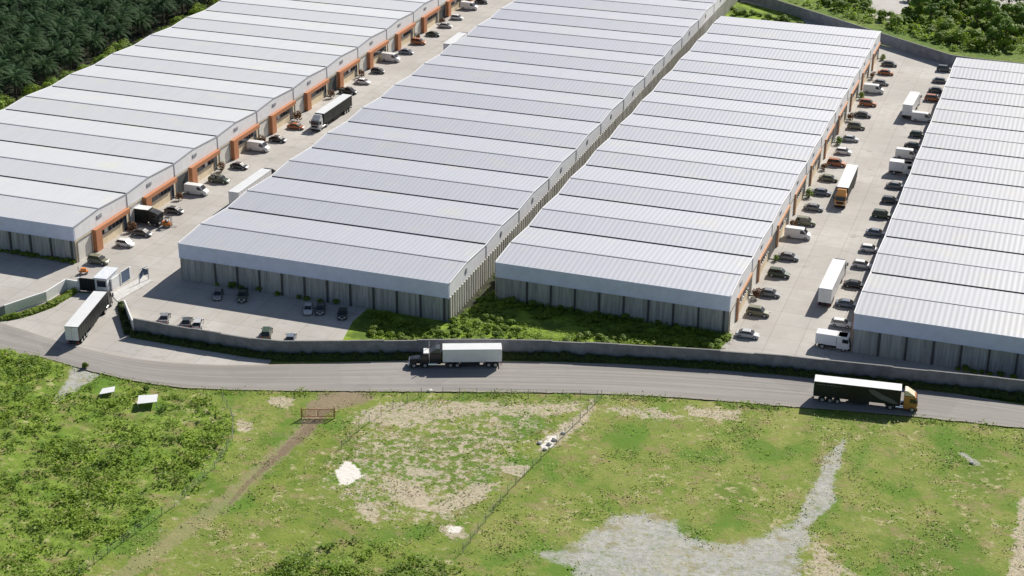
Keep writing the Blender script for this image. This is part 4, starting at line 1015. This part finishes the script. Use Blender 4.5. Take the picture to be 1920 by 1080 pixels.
scatter(sh3, sp, 'leafy shrub in the planted strip between the middle warehouses and the road wall', 'shrub', 'shrubs of the planted strip', rng, .5, 1.05, .02)
weeds_later = strip_b
# alley growth and small shrubs at foot of walls
al = [(-104.2+rng.uniform(-1, 1), 283+k*12+rng.uniform(-2, 2)) for k in range(16)]
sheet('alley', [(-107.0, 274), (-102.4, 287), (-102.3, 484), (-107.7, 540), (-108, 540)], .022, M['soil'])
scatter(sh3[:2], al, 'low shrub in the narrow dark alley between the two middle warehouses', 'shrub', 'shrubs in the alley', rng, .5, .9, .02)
ft = [(355, 522), (368, 524), (407, 534), (436, 540), (452, 543), (487, 545), (520, 553), (560, 560), (575, 562), (630, 570), (600, 567)]
scatter(sh3[:2], [tuple(G(u, v)[:2]) for u, v in ft], 'low shrub at the shaded foot of the pale grey warehouse front', 'shrub', 'shrubs at the shaded wall foot', rng, .55, .9, .0)
ft = [(4+i*9.5, 472+i*1.55) for i in range(15)]
scatter(sh3[:2], [tuple(G(u, v)[:2]) for u, v in ft], 'low shrub at the front wall foot of the leftmost warehouse', 'shrub', 'shrubs at the leftmost wall foot', rng, .5, .8, .0)
ft = [(1795, 692), (1810, 694), (1825, 697), (1840, 699), (1855, 701), (1875, 704), (1900, 708)]
scatter(sh3[:2], [tuple(G(u, v+2)[:2]) for u, v in ft], 'low shrub at the front wall foot of the right hand warehouse', 'shrub', 'shrubs at the right wall foot', rng, .5, .8, .0)
bk = [(1372+i*7.5, 13+i*1.55+rng.uniform(-4, 6)) for i in range(18)]
scatter(sh3, [tuple(G(u, v+8)[:2]) for u, v in bk], 'shrub in the strip behind the narrower grey roof', 'shrub', 'shrubs behind the narrower roof', rng, 1.0, 1.7, .0)
sheet('rear_strip', [G(1362, 2), G(1400, 5), G(1500, 32), G(1512, 45), G(1355, 42)], .03, sm)
# reddish shrubs by the shop fronts
red_sh = [shrub_proto(160+k, h, 240, .2, M['redleaf'] if k == 0 else M['shrub'], wd=.8) for k, h in enumerate((2.3, 2.0))]
sa = [(PA['A'][0]+1.7, PA['A'][1]+PA['A'][4]*(k+1)-1.6) for k in range(12)]; sc_ = [(PA['C'][0]+1.5, PA['C'][1]+PA['C'][4]*(k+1)-1.4) for k in range(10)]
scatter([red_sh[0]], sa, 'reddish shrub beside a shop door on the orange framed front', 'shrub', 'shrubs at the orange shop fronts', rng, .8, 1.2, .0)
scatter(red_sh, sc_, 'reddish brown shrub beside a door of the tan warehouse front', 'shrub', 'shrubs at the tan warehouse front', rng, .75, 1.15, .0)
drop(red_sh)
# hedges
def hedge(label, pts, wid, h, n_per_m, size=.16, group=None, mat='hedge'):
    P = [Vector((p[0], p[1])) for p in pts]; o0 = P[0].copy(); c = MB(); rg = random.Random(len(label))
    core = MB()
    for a, b in zip(P, P[1:]):
        d = (b-a); L = d.length; d.normalize(); nr = Vector((-d.y, d.x))
        for k in range(int(L*n_per_m)):
            t = rg.uniform(0, L); q = a+d*t-o0; hh = h*(.75+.5*mnoise.noise(Vector((t*.9+a.x, a.y, 0)))); a_ = rg.uniform(0, math.pi)
            p = Vector((q.x+nr.x*wid*.5*math.cos(a_)+rg.gauss(0, .06), q.y+nr.y*wid*.5*math.cos(a_)+rg.gauss(0, .06), max(.05, hh*math.sin(a_)+rg.gauss(0, .07))))
            c.leaf(p, Vector((nr.x*math.cos(a_)+rg.uniform(-.5, .5), nr.y*math.cos(a_)+rg.uniform(-.5, .5), math.sin(a_)+.3)).normalized(), size*rg.uniform(.7, 1.4), .65, 0, rg)
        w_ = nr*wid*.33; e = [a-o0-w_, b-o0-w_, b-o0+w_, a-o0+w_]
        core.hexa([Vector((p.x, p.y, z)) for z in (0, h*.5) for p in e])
    o = c.build('hedge', M[mat], None, (o0.x, o0.y, .03), recalc=False); tag(o, label, 'hedge', group)
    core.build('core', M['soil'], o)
    return o
off = [(p.x, p.y) for p in resample([Vector(p[:2]) for p in wb], 60)]
hd = []
for i, p in enumerate(off):
    a = Vector(off[max(0, i-1)]); b = Vector(off[min(len(off)-1, i+1)]); d = (b-a).normalized(); nr = Vector((d.y, -d.x)); hd.append(tuple(Vector(p)+nr*1.0))
hedge('long low dark hedge at the foot of the boundary wall beside the road', hd, 1.9, 1.25, 130, .18)
hg = [G(228, 572), G(232, 590), G(242, 628)]
hedge('dense dark hedge on the outer side of the short gate return wall', hg, 1.6, 1.3, 220, .17)
hl = [G(2, 600), G(40, 594), G(80, 579), G(108, 567), G(140, 548)]
hedge('sunny green hedge below the white folded wall left of the gatehouse', hl, 1.5, 1.0, 160, .18, None, 'bush')
drop(sh3)

# field weeds
def ground_z(x, y):
    if not (field_x0 < x < field_x1 and field_y0 < y < field_y1): return 0.0
    j, i = int((y-field_y0)/fs), int((x-field_x0)/fs); j = min(ny-1, j); i = min(nx-1, i)
    return max(0.0, float(vz[j, i])-.12)
def weeds(name, label, poly, n, cl, size, h, mat, seed, excl=None):
    rg = random.Random(seed); c = MB(); xs = [p[0] for p in poly]; ys = [p[1] for p in poly]; k = 0
    while k < n:
        x = rg.uniform(min(xs), max(xs)); y = rg.uniform(min(ys), max(ys))
        if not inside(poly, x, y): continue
        if excl and excl(x, y): k += .2; continue
        dens = mnoise.noise(Vector((x*.12, y*.12, seed)))+.6*mnoise.noise(Vector((x*.4, y*.4, 3)))
        if rg.random() > .5+dens*1.3: k += .15; continue
        k += 1; s = rg.uniform(.5, 1.5)*(1+.5*dens)
        for _ in range(cl):
            e = Vector((rg.gauss(0, .42), rg.gauss(0, .42), 0))*s; zz = h*s*rg.random()
            c.leaf(Vector((x+e.x, y+e.y, zz-.05+ground_z(x+e.x, y+e.y))), Vector((rg.uniform(-.55, .65), rg.uniform(-.4, .8), rg.uniform(.5, 1))).normalized(), size*rg.uniform(.6, 1.3)*s, .55, 0, rg)
    o = c.build(name, M[mat], recalc=False); tag(o, label, 'weeds', None, 'stuff'); return o
def near_board(x, y): return any((x-p.x)**2+(y-p.y)**2 < 9 for p in BOARDS)
BOARDS = [G(277, 748, .6), G(202, 733, .3)]
def gidx(x, y): return min(ny-1, max(0, int((y-field_y0)/fs))), min(nx-1, max(0, int((x-field_x0)/fs)))
def onroad(x, y): j, i = gidx(x, y); return near_board(x, y) or gravel[j, i] > .72 or track[j, i] > .8 or white[j, i] > .4
weeds('weeds', 'lush knee high weeds covering the left part of the field', lush_poly, 5200, 8, .18, .42, 'weed', 1, onroad)
weeds('weeds', 'darker bushy weeds scattered among the lush growth on the left', lush_poly, 260, 24, .19, .9, 'weeddark', 2, onroad)
mid_poly = px([(440, 742), (640, 740), (1125, 742), (1930, 812), (1990, 1110), (100, 1120), (250, 1010), (440, 850)])
weeds('weeds', 'short green grass tufts scattered over the open field', mid_poly, 1700, 7, .12, .24, 'weed', 3, onroad)
weeds('weeds', 'dry straw coloured grass tufts scattered over the open field', mid_poly, 3200, 6, .11, .24, 'straw', 4, onroad)
weeds('weeds', 'small dark weeds dotted over the open field', mid_poly, 150, 8, .14, .35, 'weeddark', 5, onroad)
bp = px([(480, 1085), (560, 1040), (640, 1010), (720, 1020), (790, 1045), (860, 1060), (900, 1100), (480, 1110)])
weeds('weeds', 'scattered green clumps at the bottom edge left of the grey gravel', bp, 45, 22, .2, .8, 'weeddark', 6)
weeds('weeds', 'sunlit yellow green weeds mixed into the thicket at the bottom edge', bp, 300, 14, .18, .55, 'weed', 16)
edge_poly = [(p.x, p.y-.2) for p in rl]+[(p.x, p.y-1.3) for p in reversed(rl)]
weeds('weeds', 'ragged grass fringe along the near edge of the road', edge_poly, 1100, 6, .13, .3, 'weed', 8, onroad)
scatter(sh2[2:3], [tuple(G(u, v)[:2]) for u, v in ((160, 690), (276, 732))], 'small dark bush on the road verge near the white boards', 'bush', 'verge bushes', rng, .55, .7, 0)
drop(sh2); drop(bush)

up = [G(1400, -60), G(1440, -12), G(1640, 46), G(1785, 92), G(1940, 108), G(1960, -60)]
def clearing(x, y):
    d = Vector((x, y, 0))-Vector((0, 0, CZ)); zc = d.dot(_fw); u = 960+F*d.dot(_rt)/zc; v = 540-F*d.dot(_up)/zc
    return ((u-1668)/38)**2+((v-6)/34)**2 < 1 or ((u-1888)/46)**2+(v/21)**2 < 1
weeds('undergrowth', 'bright green undergrowth beyond the rear boundary wall', up, 3600, 9, .34, 1.0, 'bush', 9, clearing)
weeds('undergrowth', 'ragged sunlit ground cover between the shrubs of the planted strip', weeds_later, 2600, 9, .18, .5, 'bush', 31)
# wire fences in the field
def fence(label, pts, h=1.5, sp=3.0):
    P = [Vector(p[:2]) for p in pts]; L = sum((b-a).length for a, b in zip(P, P[1:])); n = max(2, int(L/sp)); Q = resample(P, n+1); o0 = Q[0]
    E = empty('wire_fence', (o0.x, o0.y, 0)); tag(E, label, 'fence', 'wire fences in the field')
    for q in Q:
        c = MB(); lx = RNG.uniform(-.06, .06); c.tube([(q.x-o0.x, q.y-o0.y, -.2), (q.x-o0.x+lx, q.y-o0.y, h+.1)], .055, 5); c.build('post', M['post'], E)
    c = MB()
    for a, b in zip(Q, Q[1:]):
        for z in (.3, .7, 1.1, 1.45): c.tube([(a.x-o0.x, a.y-o0.y, z), (b.x-o0.x, b.y-o0.y, z)], .012, 4)
    for i in range(len(Q)-1):
        for k in range(4):
            t = k/4; q = Q[i].lerp(Q[i+1], t)-o0; c.tube([(q.x, q.y, .2), (q.x, q.y, 1.45)], .008, 3)
    c.build('wire_mesh', M['wire'], E)
fence('thin wire fence slanting down from the road across the middle of the field', px([(1128, 746), (1085, 790), (1030, 845), (960, 915), (905, 985), (868, 1035)]))
fence('wire fence curving round the lush weeds left of the dirt track', px([(418, 750), (437, 785), (438, 825), (405, 878), (330, 948), (240, 1012), (150, 1078)]))
fence('wire fence at the top left of the stony patch near the rusty gate', px([(790, 742), (735, 765), (680, 800), (640, 840)]))
fence('wire fence running close along the road edge above the stony patch', px([(830, 741), (960, 744), (1120, 747)]))
# rusty field gate
g0, g1 = G(566, 783), G(627, 783); dv = g1-g0; gl_ = dv.length; E = empty('field_gate', (g0.x, g0.y, 0), math.atan2(dv.y, dv.x)); tag(E, 'rusty brown steel gate standing closed at the head of the dirt track', 'gate')
for side_ in (0, 1):
    c = MB(); a0, a1 = (.05, gl_/2-.04) if side_ == 0 else (gl_/2+.04, gl_-.05)
    for z in (.15, 1.55): c.box(a0, a1, -.05, .05, z, z+.1)
    for x in (a0, a1-.1, ): c.box(x, x+.1, -.05, .05, .252, 1.548)
    k = a0+.2
    while k < a1-.3: c.box(k, k+.05, -.03, .03, .252, 1.548); k += .17
    c.build('leaf', M['rust'], E)
for x in (-.12, gl_+.0):
    c = MB(); c.box(x, x+.14, -.09, .09, -.1, 2.0); c.build('post', M['rust'], E)
# white boards on legs in the weeds
def board(label, corners, z):
    P = [G(u, v, z) for u, v in corners]; o0 = sum(P, Vector())/4; o0.z = 0; E = empty('white_board', o0); tag(E, label, 'board', 'white boards in the weeds')
    c = MB(); c.hexa([p-o0 for p in P]+[p-o0+Vector((0, 0, .08)) for p in P]); c.build('panel', M['boxroof'], E)
    for p in P:
        c = MB(); q = (p-o0)*.92; c.box(q.x-.05, q.x+.05, q.y-.05, q.y+.05, -.1, z-.002); c.build('leg', M['post'], E)
    return E
board('larger white board on short legs in the weeds below the road', [(257, 758), (294, 754), (296, 740), (260, 742)], 1.1)
board('smaller white board lying in the weeds below the road', [(186, 740), (214, 735), (216, 725), (192, 729)], .7)
# rocks
rk = random.Random(5); M['stone'] = simple('pale stone', (.60, .57, .53), .9, 0, .2, .2, 3)
def rock(label, u, v, s, mat, group=None):
    bm = bmesh.new(); bmesh.ops.create_icosphere(bm, subdivisions=2, radius=s)
    for vv in bm.verts: vv.co *= 1+.35*mnoise.noise(vv.co*1.5/s+Vector((u, v, 0))); vv.co.z *= .6
    me = bpy.data.meshes.new('rock'); bm.to_mesh(me); bm.free(); me.materials.append(mat); p = G(u, v); o = bpy.data.objects.new('rock', me); col.objects.link(o); o.location = (p.x, p.y, .05); tag(o, label, 'rock', group)
for u, v in ((1056, 812), (1012, 830), (1030, 832), (1040, 824), (1022, 842), (806, 733)):
    rock('pale rough rock lying in the stony patch of the field', u, v, rk.uniform(.25, .5), M['stone'], 'pale rocks')
rock('grey rock lying on the rough grass at the right of the field', 1822, 868, .35, M['conc'])
